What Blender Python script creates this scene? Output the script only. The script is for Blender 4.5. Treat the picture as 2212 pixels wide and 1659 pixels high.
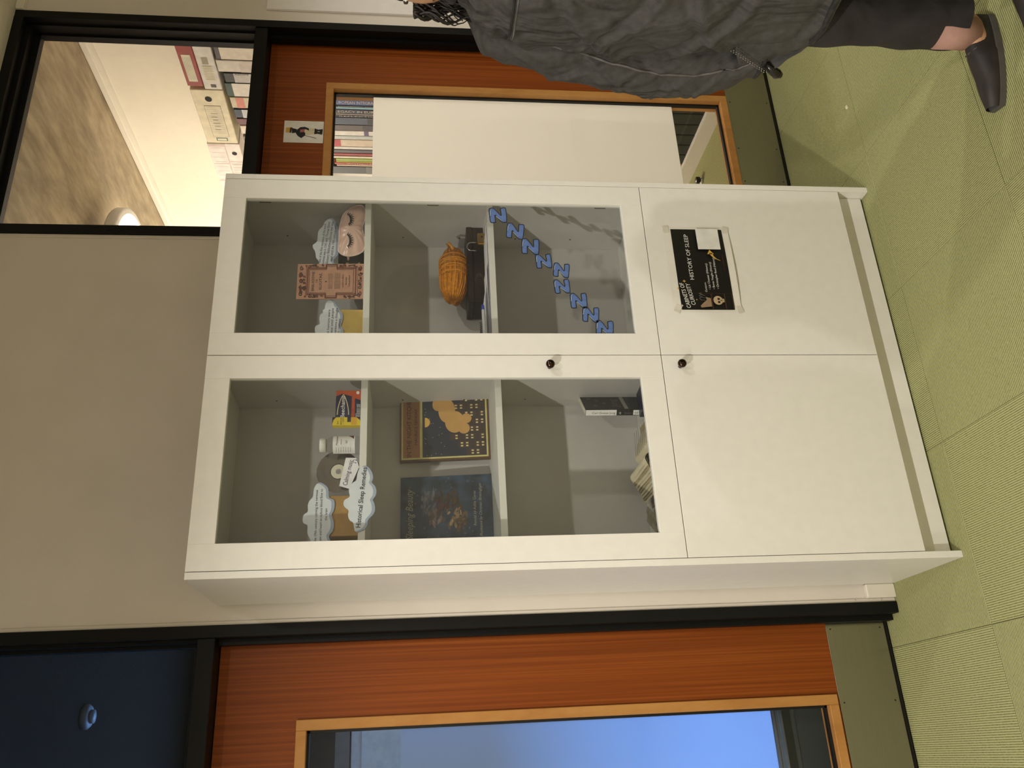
import bpy, bmesh, math, random
from mathutils import Vector, Matrix
random.seed(7)
for o in list(bpy.data.objects): bpy.data.objects.remove(o)
SC = bpy.context.scene
COL = SC.collection

# ------------------------------------------------------------------ camera
CAM = Vector((-0.4481, -2.1451, 1.4594)); YAW, PITCH, ROLL, FPX = 0.4143, -0.11236, -0.00492, 1839.43
cy, sy, cp, sp, cr, sr = math.cos(YAW), math.sin(YAW), math.cos(PITCH), math.sin(PITCH), math.cos(ROLL), math.sin(ROLL)
FW = Vector((sy*cp, cy*cp, sp)); RT0 = Vector((cy, -sy, 0)); UP0 = RT0.cross(FW)
RT = cr*RT0 + sr*UP0; UP = -sr*RT0 + cr*UP0
cd = bpy.data.cameras.new('camera'); cam = bpy.data.objects.new('camera', cd); COL.objects.link(cam)
# the photograph was taken with the phone turned a quarter turn: picture right = down in the place
cam.matrix_world = Matrix(((-UP.x, RT.x, -FW.x, CAM.x), (-UP.y, RT.y, -FW.y, CAM.y), (-UP.z, RT.z, -FW.z, CAM.z), (0, 0, 0, 1)))
cd.sensor_fit = 'HORIZONTAL'; cd.sensor_width = 36.0; cd.lens = FPX/2212*36.0; cd.clip_start = 0.02
SC.camera = cam

# ------------------------------------------------------------------ light and exposure
SC.view_settings.view_transform = 'Standard'; SC.view_settings.look = 'None'
SC.view_settings.gamma = 1.0; SC.view_settings.use_curve_mapping = False
SC.view_settings.exposure = -0.36
W = bpy.data.worlds.new('world'); SC.world = W; W.use_nodes = True
bgn = W.node_tree.nodes['Background']; bgn.inputs[0].default_value = (0.05, 0.09, 0.2, 1); bgn.inputs[1].default_value = 0.25
DOWN = dict(color=(1.0, 0.955, 0.88), size=math.radians(146), blend=0.30, radius=0.035)
for x, en in ((-3.15, 190), (-1.5, 350), (0.35, 70), (1.8, 86), (3.6, 135)):           # row of recessed corridor downlights
    l = bpy.data.lights.new('downlight_lamp', 'SPOT'); l.energy = en; l.color = DOWN['color']
    l.spot_size = DOWN['size']; l.spot_blend = DOWN['blend']; l.shadow_soft_size = DOWN['radius']
    o = bpy.data.objects.new('downlight_lamp', l); o.location = (x, -1.95, 2.925); COL.objects.link(o)

# ------------------------------------------------------------------ helpers
def S(r, g, b):
    f = lambda c: (c/255/12.92) if c/255 <= 0.04045 else ((c/255+0.055)/1.055)**2.4
    return (f(r), f(g), f(b), 1)
MATS = {}
def mat(name, col, rough=0.5, spec=0.5, metal=0.0, noise=0.04, nscale=30, bump=0.0, bscale=200, emit=None, estr=0):
    if name in MATS: return MATS[name]
    m = bpy.data.materials.new(name); m.use_nodes = True; nt = m.node_tree; b = nt.nodes['Principled BSDF']
    b.inputs['Roughness'].default_value = rough; b.inputs['Specular IOR Level'].default_value = spec; b.inputs['Metallic'].default_value = metal
    tc = nt.nodes.new('ShaderNodeTexCoord')
    n = nt.nodes.new('ShaderNodeTexNoise'); n.inputs['Scale'].default_value = nscale; n.inputs['Detail'].default_value = 4
    nt.links.new(tc.outputs['Object'], n.inputs['Vector'])
    r = nt.nodes.new('ShaderNodeValToRGB'); e = r.color_ramp.elements
    e[0].position = 0.3; e[1].position = 0.7
    e[0].color = tuple(c*(1-noise*2) for c in col[:3])+(1,); e[1].color = tuple(min(1, c*(1+noise*2)) for c in col[:3])+(1,)
    nt.links.new(n.outputs['Fac'], r.inputs['Fac']); nt.links.new(r.outputs['Color'], b.inputs['Base Color'])
    if bump:
        n2 = nt.nodes.new('ShaderNodeTexNoise'); n2.inputs['Scale'].default_value = bscale; n2.inputs['Detail'].default_value = 3
        nt.links.new(tc.outputs['Object'], n2.inputs['Vector'])
        bp = nt.nodes.new('ShaderNodeBump'); bp.inputs['Strength'].default_value = bump; bp.inputs['Distance'].default_value = 0.002
        nt.links.new(n2.outputs['Fac'], bp.inputs['Height']); nt.links.new(bp.outputs['Normal'], b.inputs['Normal'])
    if emit: b.inputs['Emission Color'].default_value = emit; b.inputs['Emission Strength'].default_value = estr
    MATS[name] = m; return m
def wood(name, dark, mid, light, sc=(26, 26, 0.5), rough=0.42):
    m = bpy.data.materials.new(name); m.use_nodes = True; nt = m.node_tree; b = nt.nodes['Principled BSDF']
    b.inputs['Roughness'].default_value = rough; b.inputs['Specular IOR Level'].default_value = .25
    tc = nt.nodes.new('ShaderNodeTexCoord'); mp = nt.nodes.new('ShaderNodeMapping'); mp.inputs['Scale'].default_value = sc
    nt.links.new(tc.outputs['Object'], mp.inputs['Vector'])
    n = nt.nodes.new('ShaderNodeTexNoise'); n.inputs['Scale'].default_value = 1.0; n.inputs['Detail'].default_value = 10; n.inputs['Roughness'].default_value = 0.72
    nt.links.new(mp.outputs['Vector'], n.inputs['Vector'])
    r = nt.nodes.new('ShaderNodeValToRGB'); r.color_ramp.elements[0].position = 0.3; r.color_ramp.elements[1].position = 0.72
    r.color_ramp.elements[0].color = dark; r.color_ramp.elements[1].color = light
    e = r.color_ramp.elements.new(0.5); e.color = mid
    nt.links.new(n.outputs['Fac'], r.inputs['Fac']); nt.links.new(r.outputs['Color'], b.inputs['Base Color'])
    MATS[name] = m; return m
def glass(name, tint=(1, 1, 1, 1), refl=1.0, smear_veil=0.0):
    m = bpy.data.materials.new(name); m.use_nodes = True; nt = m.node_tree
    for n in list(nt.nodes): nt.nodes.remove(n)
    out = nt.nodes.new('ShaderNodeOutputMaterial'); mix = nt.nodes.new('ShaderNodeMixShader')
    t = nt.nodes.new('ShaderNodeBsdfTransparent'); t.inputs[0].default_value = tint
    g = nt.nodes.new('ShaderNodeBsdfGlossy'); g.inputs['Roughness'].default_value = 0.02
    f = nt.nodes.new('ShaderNodeFresnel'); f.inputs[0].default_value = 1.45
    k = nt.nodes.new('ShaderNodeMath'); k.operation = 'MULTIPLY'; k.inputs[1].default_value = refl
    ge = nt.nodes.new('ShaderNodeNewGeometry'); iv = nt.nodes.new('ShaderNodeMath'); iv.operation = 'SUBTRACT'; iv.inputs[0].default_value = 1.0
    nt.links.new(ge.outputs['Backfacing'], iv.inputs[1])
    k2 = nt.nodes.new('ShaderNodeMath'); k2.operation = 'MULTIPLY'; nt.links.new(k.outputs[0], k2.inputs[0]); nt.links.new(iv.outputs[0], k2.inputs[1])
    nt.links.new(f.outputs[0], k.inputs[0]); nt.links.new(k2.outputs[0], mix.inputs[0])
    nt.links.new(t.outputs[0], mix.inputs[1]); nt.links.new(g.outputs[0], mix.inputs[2]); last = mix
    if smear_veil:
        tc = nt.nodes.new('ShaderNodeTexCoord'); n = nt.nodes.new('ShaderNodeTexNoise'); n.inputs['Scale'].default_value = 22; n.inputs['Detail'].default_value = 5; n.inputs['Distortion'].default_value = 1.2
        nt.links.new(tc.outputs['Object'], n.inputs['Vector'])
        r = nt.nodes.new('ShaderNodeMapRange'); r.inputs[1].default_value = .64; r.inputs[2].default_value = .80; r.inputs[3].default_value = smear_veil*.45; r.inputs[4].default_value = smear_veil  # finger smudges plus an even pale veil painted in to lift the interior
        nt.links.new(n.outputs['Fac'], r.inputs[0])
        d = nt.nodes.new('ShaderNodeBsdfDiffuse'); d.inputs[0].default_value = (.8, .8, .8, 1); m3 = nt.nodes.new('ShaderNodeMixShader')
        k3 = nt.nodes.new('ShaderNodeMath'); k3.operation = 'MULTIPLY'; nt.links.new(r.outputs[0], k3.inputs[0]); nt.links.new(iv.outputs[0], k3.inputs[1])
        nt.links.new(k3.outputs[0], m3.inputs[0]); nt.links.new(mix.outputs[0], m3.inputs[1]); nt.links.new(d.outputs[0], m3.inputs[2]); last = m3
    nt.links.new(last.outputs[0], out.inputs[0])
    MATS[name] = m; return m
def film(name, col, trans=0.6):
    m = bpy.data.materials.new(name); m.use_nodes = True; nt = m.node_tree
    for n in list(nt.nodes): nt.nodes.remove(n)
    out = nt.nodes.new('ShaderNodeOutputMaterial'); mix = nt.nodes.new('ShaderNodeMixShader'); mix.inputs[0].default_value = trans
    d = nt.nodes.new('ShaderNodeBsdfDiffuse'); t = nt.nodes.new('ShaderNodeBsdfTranslucent')
    ns = nt.nodes.new('ShaderNodeTexNoise'); ns.inputs['Scale'].default_value = 400
    r = nt.nodes.new('ShaderNodeValToRGB'); r.color_ramp.elements[0].color = tuple(c*.96 for c in col[:3])+(1,); r.color_ramp.elements[1].color = col
    nt.links.new(ns.outputs['Fac'], r.inputs['Fac']); nt.links.new(r.outputs[0], d.inputs[0]); nt.links.new(r.outputs[0], t.inputs[0])
    nt.links.new(d.outputs[0], mix.inputs[1]); nt.links.new(t.outputs[0], mix.inputs[2]); nt.links.new(mix.outputs[0], out.inputs[0])
    MATS[name] = m; return m
def plain(name, r, g, b, rough=0.6, **k): return mat(name, S(r, g, b), rough, **k)

class MB:
    """collects shapes; build() links them as one mesh object"""
    def __init__(s): s.v = []; s.f = []; s.m = []; s.sm = []; s.mats = []
    def mi(s, m):
        if m not in s.mats: s.mats.append(m)
        return s.mats.index(m)
    def add(s, vs, fs, m, smooth=False, M=None):
        b = len(s.v); i = s.mi(m)
        for v in vs:
            v = Vector(v); s.v.append(M @ v if M else v)
        for f in fs: s.f.append([b+k for k in f]); s.m.append(i); s.sm.append(smooth)
        return s
    def box(s, x0, x1, y0, y1, z0, z1, m, M=None, bev=0.0):
        if bev:
            bm = bmesh.new(); bmesh.ops.create_cube(bm, size=1)
            for v in bm.verts: v.co = ((x0+x1)/2+v.co.x*(x1-x0), (y0+y1)/2+v.co.y*(y1-y0), (z0+z1)/2+v.co.z*(z1-z0))
            bmesh.ops.bevel(bm, geom=bm.edges[:], offset=bev, segments=1, affect='EDGES')
            bm.verts.index_update()
            s.add([v.co.copy() for v in bm.verts], [[v.index for v in f.verts] for f in bm.faces], m, False, M); bm.free(); return s
        vs = [(x, y, z) for x in (x0, x1) for y in (y0, y1) for z in (z0, z1)]
        return s.add(vs, [(0, 1, 3, 2), (4, 6, 7, 5), (0, 4, 5, 1), (2, 3, 7, 6), (0, 2, 6, 4), (1, 5, 7, 3)], m, False, M)
    def prism(s, pts, y0, y1, m, M=None, sidem=None):
        """outline in x,z extruded from y0 (front, towards -y) to y1"""
        n = len(pts)
        s.add([(x, y0, z) for x, z in pts], [list(range(n))], m, False, M)
        if y1 is not None and y1 != y0:
            vs = [(x, y0, z) for x, z in pts]+[(x, y1, z) for x, z in pts]
            s.add(vs, [(i, (i+1) % n, n+(i+1) % n, n+i) for i in range(n)]+[list(range(2*n-1, n-1, -1))], sidem or m, False, M)
        return s
    def rect(s, x0, x1, z0, z1, y, m, M=None): return s.add([(x0, y, z0), (x1, y, z0), (x1, y, z1), (x0, y, z1)], [(0, 1, 2, 3)], m, False, M)
    def lathe(s, prof, m, n=24, M=None, smooth=True, cap=True):
        vs = []; fs = []; k = len(prof)
        for r, z in prof:
            for i in range(n): a = 2*math.pi*i/n; vs.append((r*math.cos(a), r*math.sin(a), z))
        for j in range(k-1):
            for i in range(n): fs.append((j*n+i, j*n+(i+1) % n, (j+1)*n+(i+1) % n, (j+1)*n+i))
        if cap: fs.append(list(range(n-1, -1, -1))); fs.append([(k-1)*n+i for i in range(n)])
        return s.add(vs, fs, m, smooth, M)
    def tube(s, pts, r, m, n=8, M=None, closed=False):
        P = [Vector(p) for p in pts]; vs = []; fs = []; up = Vector((0.123, 0.456, 0.88)).normalized(); k = len(P)
        for i, p in enumerate(P):
            t = ((P[(i+1) % k]-P[i-1]) if closed else (P[min(i+1, k-1)]-P[max(i-1, 0)])).normalized()
            a = t.cross(up)
            if a.length < 1e-3: a = t.cross(Vector((1, 0, 0)))
            a.normalize(); b = t.cross(a); rr = r[i] if isinstance(r, (list, tuple)) else r
            for j in range(n): q = 2*math.pi*j/n; vs.append(p+(a*math.cos(q)+b*math.sin(q))*rr)
        for i in range(k if closed else k-1):
            for j in range(n): fs.append((i*n+j, i*n+(j+1) % n, ((i+1) % k)*n+(j+1) % n, ((i+1) % k)*n+j))
        if not closed: fs += [list(range(n-1, -1, -1)), [(k-1)*n+j for j in range(n)]]
        return s.add(vs, fs, m, True, M)
    def grid(s, fn, nu, nv, m, M=None, closeu=False, smooth=True):
        vs = [fn(i/(nu if closeu else nu-1), j/(nv-1)) for j in range(nv) for i in range(nu)]; fs = []
        for j in range(nv-1):
            for i in range(nu if closeu else nu-1): fs.append((j*nu+i, j*nu+(i+1) % nu, (j+1)*nu+(i+1) % nu, (j+1)*nu+i))
        return s.add(vs, fs, m, smooth, M)
    def text(s, body, x, z, m, w=None, h=None, y=0.0, shear=0.0, rot=0.0, align='LEFT', M=None, bold=0.0, stretch=None):
        """lettering in the x,z plane facing -y; x,z = left baseline end (or centre)"""
        vs, fs, bw, bh = glyphs(body, bold)
        if w and h: sx, sz = w/bw, h/0.7
        elif w: sx = sz = w/bw
        else: sx = sz = h/0.7
        ca, sa = math.cos(rot), math.sin(rot); out = []
        for a, b in vs:
            a = a*sx; b = b*sz
            if align == 'CENTER': a -= bw*sx/2
            if align == 'RIGHT': a -= bw*sx
            a += b*shear
            out.append((x+a*ca-b*sa, y, z+a*sa+b*ca))
        return s.add(out, fs, m, False, M)
    def build(s, name, parent=None, loc=None, smooth=None):
        me = bpy.data.meshes.new(name); me.from_pydata([tuple(v) for v in s.v], [], s.f)
        for m in s.mats: me.materials.append(m)
        for p, i, q in zip(me.polygons, s.m, s.sm): p.material_index = i; p.use_smooth = q
        me.update()
        o = bpy.data.objects.new(name, me); COL.objects.link(o)
        if parent: o.parent = parent
        if loc: o.location = loc
        return o
GC = {}
def glyphs(body, bold=0.0):
    k = (body, bold)
    if k in GC: return GC[k]
    c = bpy.data.curves.new('t', 'FONT'); c.body = body; c.size = 1.0; c.resolution_u = 2; c.offset = bold; c.fill_mode = 'FRONT'
    o = bpy.data.objects.new('t', c); COL.objects.link(o); bpy.context.view_layer.update()
    me = bpy.data.meshes.new_from_object(o.evaluated_get(bpy.context.evaluated_depsgraph_get()))
    vs = [(v.co.x, v.co.y) for v in me.vertices]; fs = [list(p.vertices) for p in me.polygons]
    bpy.data.objects.remove(o); bpy.data.curves.remove(c); bpy.data.meshes.remove(me)
    x0 = min([v[0] for v in vs] or [0]); x1 = max([v[0] for v in vs] or [1])
    vs = [(a-x0, b) for a, b in vs]
    GC[k] = (vs, fs, max(x1-x0, 1e-3), 0.7); return GC[k]
def tag(o, label, cat, group=None):
    o['label'] = label; o['category'] = cat
    if group: o['group'] = group
    return o
def thing(name, label, cat, loc=(0, 0, 0), rz=0.0, group=None, rx=0.0):
    o = bpy.data.objects.new(name, None); COL.objects.link(o); o.location = loc; o.rotation_euler = (rx, 0, rz); o.empty_display_size = 0.05
    return tag(o, label, cat, group)
def struct(o, label=None):
    o['kind'] = 'structure'
    if label: o['label'] = label
    return o
def smooth_poly(pts, n=4):
    out = []; k = len(pts)
    for i in range(k):
        p0, p1, p2, p3 = (Vector(pts[(i+d) % k]) for d in (-1, 0, 1, 2))
        for j in range(n):
            t = j/n
            out.append(tuple(0.5*((2*p1)+(p2-p0)*t+(2*p0-5*p1+4*p2-p3)*t*t+(3*p1-p0-3*p2+p3)*t**3)))
    return out
def arc(cx, cz, rx, rz, a0=0, a1=360, n=20): return [(cx+rx*math.cos(math.radians(a0+(a1-a0)*i/n)), cz+rz*math.sin(math.radians(a0+(a1-a0)*i/n))) for i in range(n + (0 if a1-a0 >= 360 else 1))]

# ------------------------------------------------------------------ materials
white = plain('cabinet_white', 232, 229, 222, 0.32, noise=0.01, bump=0.03, bscale=900)
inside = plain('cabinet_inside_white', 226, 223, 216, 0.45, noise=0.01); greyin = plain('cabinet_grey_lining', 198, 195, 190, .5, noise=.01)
paint = plain('wall_paint', 222, 214, 204, 0.75, noise=0.015, nscale=6, bump=0.06, bscale=350)
trimw = plain('white_gloss_trim', 228, 222, 208, 0.35, noise=0.01)
ceilm = plain('ceiling_paint', 214, 206, 194, 0.9, noise=0.02)
black = plain('black_frame_metal', 10, 10, 10, 0.5, noise=0.1, spec=.25)
gask = plain('black_gasket', 6, 5, 5, 0.6)
pane = glass('clear_glass'); cabglass = glass('cabinet_glass', (0.92, 0.93, 0.92, 1), 1.0, .042)
doorwood = wood('door_veneer', S(102, 46, 10), S(128, 62, 16), S(156, 84, 28), (105, 105, 0.6))
oak = wood('oak_bead', S(160, 108, 54), S(178, 126, 68), S(190, 140, 80), (9, 9, 3.0))
steel = None
def make_steel():
    m = bpy.data.materials.new('brushed_steel'); m.use_nodes = True; nt = m.node_tree; b = nt.nodes['Principled BSDF']
    b.inputs['Metallic'].default_value = 1.0; b.inputs['Roughness'].default_value = 0.27
    b.inputs['Anisotropic'].default_value = 0.75; b.inputs['Anisotropic Rotation'].default_value = 0.25
    tc = nt.nodes.new('ShaderNodeTexCoord'); mp = nt.nodes.new('ShaderNodeMapping'); mp.inputs['Scale'].default_value = (4, 4, 700)
    n = nt.nodes.new('ShaderNodeTexNoise'); n.inputs['Scale'].default_value = 1; n.inputs['Detail'].default_value = 3
    nt.links.new(tc.outputs['Object'], mp.inputs[0]); nt.links.new(mp.outputs[0], n.inputs['Vector'])
    r = nt.nodes.new('ShaderNodeValToRGB'); r.color_ramp.elements[0].color = S(150, 148, 140); r.color_ramp.elements[1].color = S(178, 175, 166)
    nt.links.new(n.outputs['Fac'], r.inputs[0]); nt.links.new(r.outputs[0], b.inputs['Base Color'])
    bp = nt.nodes.new('ShaderNodeBump'); bp.inputs['Strength'].default_value = 0.12; bp.inputs['Distance'].default_value = 0.001
    nt.links.new(n.outputs['Fac'], bp.inputs['Height']); nt.links.new(bp.outputs[0], b.inputs['Normal'])
    tg = nt.nodes.new('ShaderNodeTangent'); tg.direction_type = 'RADIAL'; tg.axis = 'Z'; nt.links.new(tg.outputs[0], b.inputs['Tangent'])
    return m
steel = make_steel()
def carpet(name, axis):
    m = bpy.data.materials.new(name); m.use_nodes = True; nt = m.node_tree; b = nt.nodes['Principled BSDF']
    b.inputs['Roughness'].default_value = 0.95; b.inputs['Specular IOR Level'].default_value = 0.1
    tc = nt.nodes.new('ShaderNodeTexCoord')
    sep = nt.nodes.new('ShaderNodeSeparateXYZ'); nt.links.new(tc.outputs['Object'], sep.inputs[0])
    mu = nt.nodes.new('ShaderNodeMath'); mu.operation = 'MULTIPLY'; mu.inputs[1].default_value = 2*math.pi/0.0058
    nt.links.new(sep.outputs[0 if axis == 'Y' else 1], mu.inputs[0])
    sn = nt.nodes.new('ShaderNodeMath'); sn.operation = 'SINE'; nt.links.new(mu.outputs[0], sn.inputs[0])
    n = nt.nodes.new('ShaderNodeTexNoise'); n.inputs['Scale'].default_value = 330; n.inputs['Detail'].default_value = 4
    mp = nt.nodes.new('ShaderNodeMapping'); mp.inputs['Scale'].default_value = (1, .35, 1) if axis == 'Y' else (.35, 1, 1)
    nt.links.new(tc.outputs['Object'], mp.inputs[0]); nt.links.new(mp.outputs[0], n.inputs['Vector'])
    mr = nt.nodes.new('ShaderNodeMapRange'); mr.inputs[1].default_value = -1; mr.inputs[2].default_value = 1; mr.inputs[3].default_value = 0.0; mr.inputs[4].default_value = 0.62
    nt.links.new(sn.outputs[0], mr.inputs[0])
    ad = nt.nodes.new('ShaderNodeMath'); ad.operation = 'ADD'; nt.links.new(mr.outputs[0], ad.inputs[0])
    m2 = nt.nodes.new('ShaderNodeMath'); m2.operation = 'MULTIPLY'; m2.inputs[1].default_value = 0.55; nt.links.new(n.outputs['Fac'], m2.inputs[0]); nt.links.new(m2.outputs[0], ad.inputs[1])
    r = nt.nodes.new('ShaderNodeValToRGB'); r.color_ramp.elements[0].position = 0.12; r.color_ramp.elements[1].position = 0.85
    r.color_ramp.elements[0].color = S(84, 82, 44); r.color_ramp.elements[1].color = S(184, 182, 134)
    e = r.color_ramp.elements.new(0.42); e.color = S(146, 148, 98)
    nt.links.new(ad.outputs[0], r.inputs[0]); nt.links.new(r.outputs[0], b.inputs['Base Color'])
    bp = nt.nodes.new('ShaderNodeBump'); bp.inputs['Strength'].default_value = 0.6; bp.inputs['Distance'].default_value = 0.003
    nt.links.new(ad.outputs[0], bp.inputs['Height']); nt.links.new(bp.outputs[0], b.inputs['Normal'])
    return m
carpY, carpX = carpet('carpet_ribs_lengthwise', 'Y'), carpet('carpet_ribs_crosswise', 'X')
concrete = None
def make_concrete():
    m = bpy.data.materials.new('bare_concrete'); m.use_nodes = True; nt = m.node_tree; b = nt.nodes['Principled BSDF']; b.inputs['Roughness'].default_value = 0.85
    tc = nt.nodes.new('ShaderNodeTexCoord'); mp = nt.nodes.new('ShaderNodeMapping'); mp.inputs['Scale'].default_value = (7, 2.2, 1)
    n = nt.nodes.new('ShaderNodeTexNoise'); n.inputs['Scale'].default_value = 2.2; n.inputs['Detail'].default_value = 9; n.inputs['Roughness'].default_value = 0.6
    nt.links.new(tc.outputs['Object'], mp.inputs[0]); nt.links.new(mp.outputs[0], n.inputs['Vector'])
    r = nt.nodes.new('ShaderNodeValToRGB'); r.color_ramp.elements[0].position = .25; r.color_ramp.elements[1].position = .7
    r.color_ramp.elements[0].color = S(128, 112, 88); r.color_ramp.elements[1].color = S(188, 172, 142)
    nt.links.new(n.outputs['Fac'], r.inputs[0]); nt.links.new(r.outputs[0], b.inputs['Base Color']); return m
concrete = make_concrete()

# ------------------------------------------------------------------ the setting
YW = 0.385; ZC = 2.94
fl = struct(MB().box(-4.6, 5.6, -3.2, 5.2, -0.12, -0.006, plain('floor_screed', 70, 74, 40, 0.9)).build('floor'))
TP = 0.4965; TX0, TY0 = -0.2, -0.04
tiles = {}
def tile_mesh(sx, sy):
    b = MB().box(0, sx, 0, sy, -0.006, 0.0, carpX, bev=0.0012); return b
def place_tile(x0, x1, y0, y1, along, i=0):
    key = (round(x1-x0, 3), round(y1-y0, 3), along)
    if key not in tiles:
        o = MB().box(0, x1-x0, 0, y1-y0, -0.006, 0.0, carpY if along else carpX, bev=0.0010).build('carpet_tile', fl); tiles[key] = o.data
    else:
        o = bpy.data.objects.new('carpet_tile', tiles[key]); COL.objects.link(o); o.parent = fl
    o.location = (x0, y0, 0)
g = 0.0007
for i in range(-6, 10):
    for j in range(-5, 1):
        x0, y0 = TX0+i*TP, TY0+j*0.5
        x1, y1 = x0+TP, min(y0+0.5, 0.470)
        place_tile(x0+g, x1-g, y0+g, y1-g, (i+j) % 2 != 0)
    x0 = TX0+i*TP
# office carpets run on behind the doors
struct(MB().box(1.2, 2.7, 0.474, 5.2, -0.006, 0.0, carpX).build('floor'))
struct(MB().box(-3.0, 1.1, 0.474, 4.2, -0.006, 0.0, carpY).build('floor'))

wb = MB()
wb.box(-0.072, 1.216, YW, YW+0.12, 0, 2.96, paint); wb.box(2.2, 5.6, YW, YW+0.12, 0, 2.96, paint); wb.box(-4.6, -1.06, YW, YW+0.12, 0, 2.96, paint)
struct(wb.build('wall_back'))
bd = MB()          # plaster stop beads along the frame edges
for x in (-0.072, 1.216): bd.box(x if x < 0 else x-0.012, x+0.012 if x < 0 else x, YW-0.004, YW, 0, ZC, paint, bev=0.0015)
bd.box(2.2, 2.213, YW-0.004, YW, 0, ZC, paint, bev=0.0015)
nails = bd
for z in (0.13, 0.045): nails.lathe([(0.0, 0.0015), (0.0025, 0.001), (0.003, 0)], paint, 8, Matrix.Translation((-0.064, YW-0.004, z)) @ Matrix.Rotation(math.pi/2, 4, 'X'))
struct(bd.build('trim_1'))
struct(MB().box(-4.6, 5.6, -3.25, -3.15, 0, 2.96, plain('far_side_wall', 200, 190, 178, .7, noise=.02)).build('wall_front'))
struct(MB().box(-4.7, -4.6, -3.25, 0.6, 0, 2.96, paint).build('wall_left'))
struct(MB().box(5.6, 5.7, -3.25, 0.6, 0, 2.96, paint).build('wall_right'))
cl = MB().box(-4.6, 5.6, -3.2, 0.50, ZC, ZC+0.1, ceilm); struct(cl.build('ceiling'))
struct(MB().box(2.2, 5.0, YW-0.022, YW, ZC-0.03, ZC, trimw, bev=0.003).build('trim_2'))
bb = MB().box(-0.072+0.012, -0.0187, YW-0.018, YW, 0.0, 0.094, trimw, bev=0.003)
struct(bb.build('baseboard_back'))

# black metal frames with a transom light above each door
def frame(n, xl, xr):
    t = MB(); a, b = 0.034, 0.016
    for x, s in ((xl, 1), (xr, -1)):
        x0, x1 = sorted((x, x+s*a)); t.box(x0, x1, YW-0.012, 0.482 , 0.002, ZC, black, bev=0.0015)
        x0, x1 = sorted((x+s*a, x+s*(a+b))); t.box(x0, x1, 0.415, 0.445, 0.002, 2.016, black)
        t.box(x0, x1, 0.447, 0.474, 2.066, ZC, black); t.box(*sorted((x+s*a, x+s*(a+0.008))), 0.405, 0.447, 2.066, ZC, black)
    t.box(xl+a, xr-a, YW-0.006, 0.52, 2.018, 2.066, black, bev=0.0015); t.box(xl+a, xr-a, YW-0.012, 0.52, ZC-0.034, ZC, black)
    t.box(xl+a, xr-a, 0.447, 0.474, ZC-0.072, ZC-0.034, black); t.box(xl+a, xr-a, 0.405, 0.447, ZC-0.05, ZC-0.034, black)
    t.box(xl+.002, xl+a+.022, .502, .52, .002, 2.02, black); t.box(xr-a-.022, xr-.002, .502, .52, .002, 2.02, black); t.box(xl+a, xr-a, .502, .52, 1.99, 2.018, black)  # added stops behind the leaf, closing gaps against light from the office
    struct(t.build('trim_%d' % (n+2)))
    w = MB().box(xl+a+0.012, xr-a-0.012, 0.466, 0.472, 2.064, ZC-0.062, pane); struct(w.build('window_%d' % n))
frame(1, -1.06, -0.072); frame(2, 1.216, 2.2)

def door(n, x0, x1, gx0, gx1, z0, z1, glassz, kickz, filmz, filmm):
    """flush veneered door: leaf with a tall vision panel, oak beads, gasket, film, steel kick plate"""
    root = bpy.data.objects.new('door_%d' % n, None); COL.objects.link(root); struct(root); root.location = ((x0+x1)/2, 0.455, 0)
    ox = (x0+x1)/2; B = lambda: MB(); Y0, Y1 = 0.0, 0.045
    L = B(); a0, a1, b0, b1 = x0-ox, x1-ox, gx0-ox, gx1-ox; gz0, gz1 = glassz
    L.box(a0, b0, Y0, Y1, z0, z1, doorwood); L.box(b1, a1, Y0, Y1, z0, z1, doorwood); L.box(b0, b1, Y0, Y1, z0, gz0, doorwood); L.box(b0, b1, Y0, Y1, gz1, z1, doorwood)
    L.build('door_leaf', root)
    w = 0.024
    for y0, y1 in ((-0.010, 0.014), (0.030, 0.056)):
        for (p0, p1, q0, q1, mit) in ((b0-w*0.2, b0+w, gz0-w*.2, gz1+w*.2, 0), (b1-w, b1+w*.2, gz0-w*.2, gz1+w*.2, 0), (b0+w, b1-w, gz0-w*.2, gz0+w, 1), (b0+w, b1-w, gz1-w, gz1+w*.2, 1)):
            B().box(p0, p1, y0, y1, q0, q1, oak, bev=0.0015).build('glazing_bead', root)
    G = B(); i0, i1, j0, j1 = b0+w, b1-w, gz0+w, gz1-w; e = 0.007
    for p in ((i0, i0+e, j0, j1), (i1-e, i1, j0, j1), (i0, i1, j0, j0+e), (i0, i1, j1-e, j1)): G.box(p[0], p[1], 0.0141, 0.0295, p[2], p[3], gask)
    G.build('gasket', root)
    B().box(i0+e*.5, i1-e*.5, 0.020, 0.0245, j0+e*.5, j1-e*.5, pane).build('glass_pane', root)
    B().box(i0+e, i1-e, 0.0252, 0.0260, filmz[0], filmz[1], filmm).build('frosted_film', root)
    B().box(a0, a1, 0.006, 0.040, 0.0015, z0-0.0005, gask).build('gap_strip', root)  # black strip added in the gap under the leaf to stop office light
    K = B().box(a0+0.006, a1-0.008, -0.0022, -0.0002, kickz[0], kickz[1], steel, bev=0.0006)
    kp = K.build('kick_plate', root)
    for xx in (a0+0.02, b0+0.1, 0.0, b1-0.02, a1-0.03):
        for zz in (kickz[0]+0.014, kickz[1]-0.014):
            B().lathe([(0.0025, 0), (0.0025, 0.0006), (0.001, 0.001)], gask, 8, Matrix.Translation((xx, -0.0022, zz)) @ Matrix.Rotation(math.pi/2, 4, 'X')).build('screw', kp)
    return root
film1 = film('blue_frosted_film', S(206, 222, 242), 0.85); film2 = film('white_frosted_film', S(247, 247, 245), 0.72)
door(1, -1.024, -0.108, -0.80, -0.331, 0.016, 2.016, (0.218, 1.790), (0.0165, 0.206), (0.415, 1.507), film1)
door(2, 1.252, 2.164, 1.45, 1.962, 0.016, 2.016, (0.206, 1.792), (0.0165, 0.200), (0.424, 1.618), film2)

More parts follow.
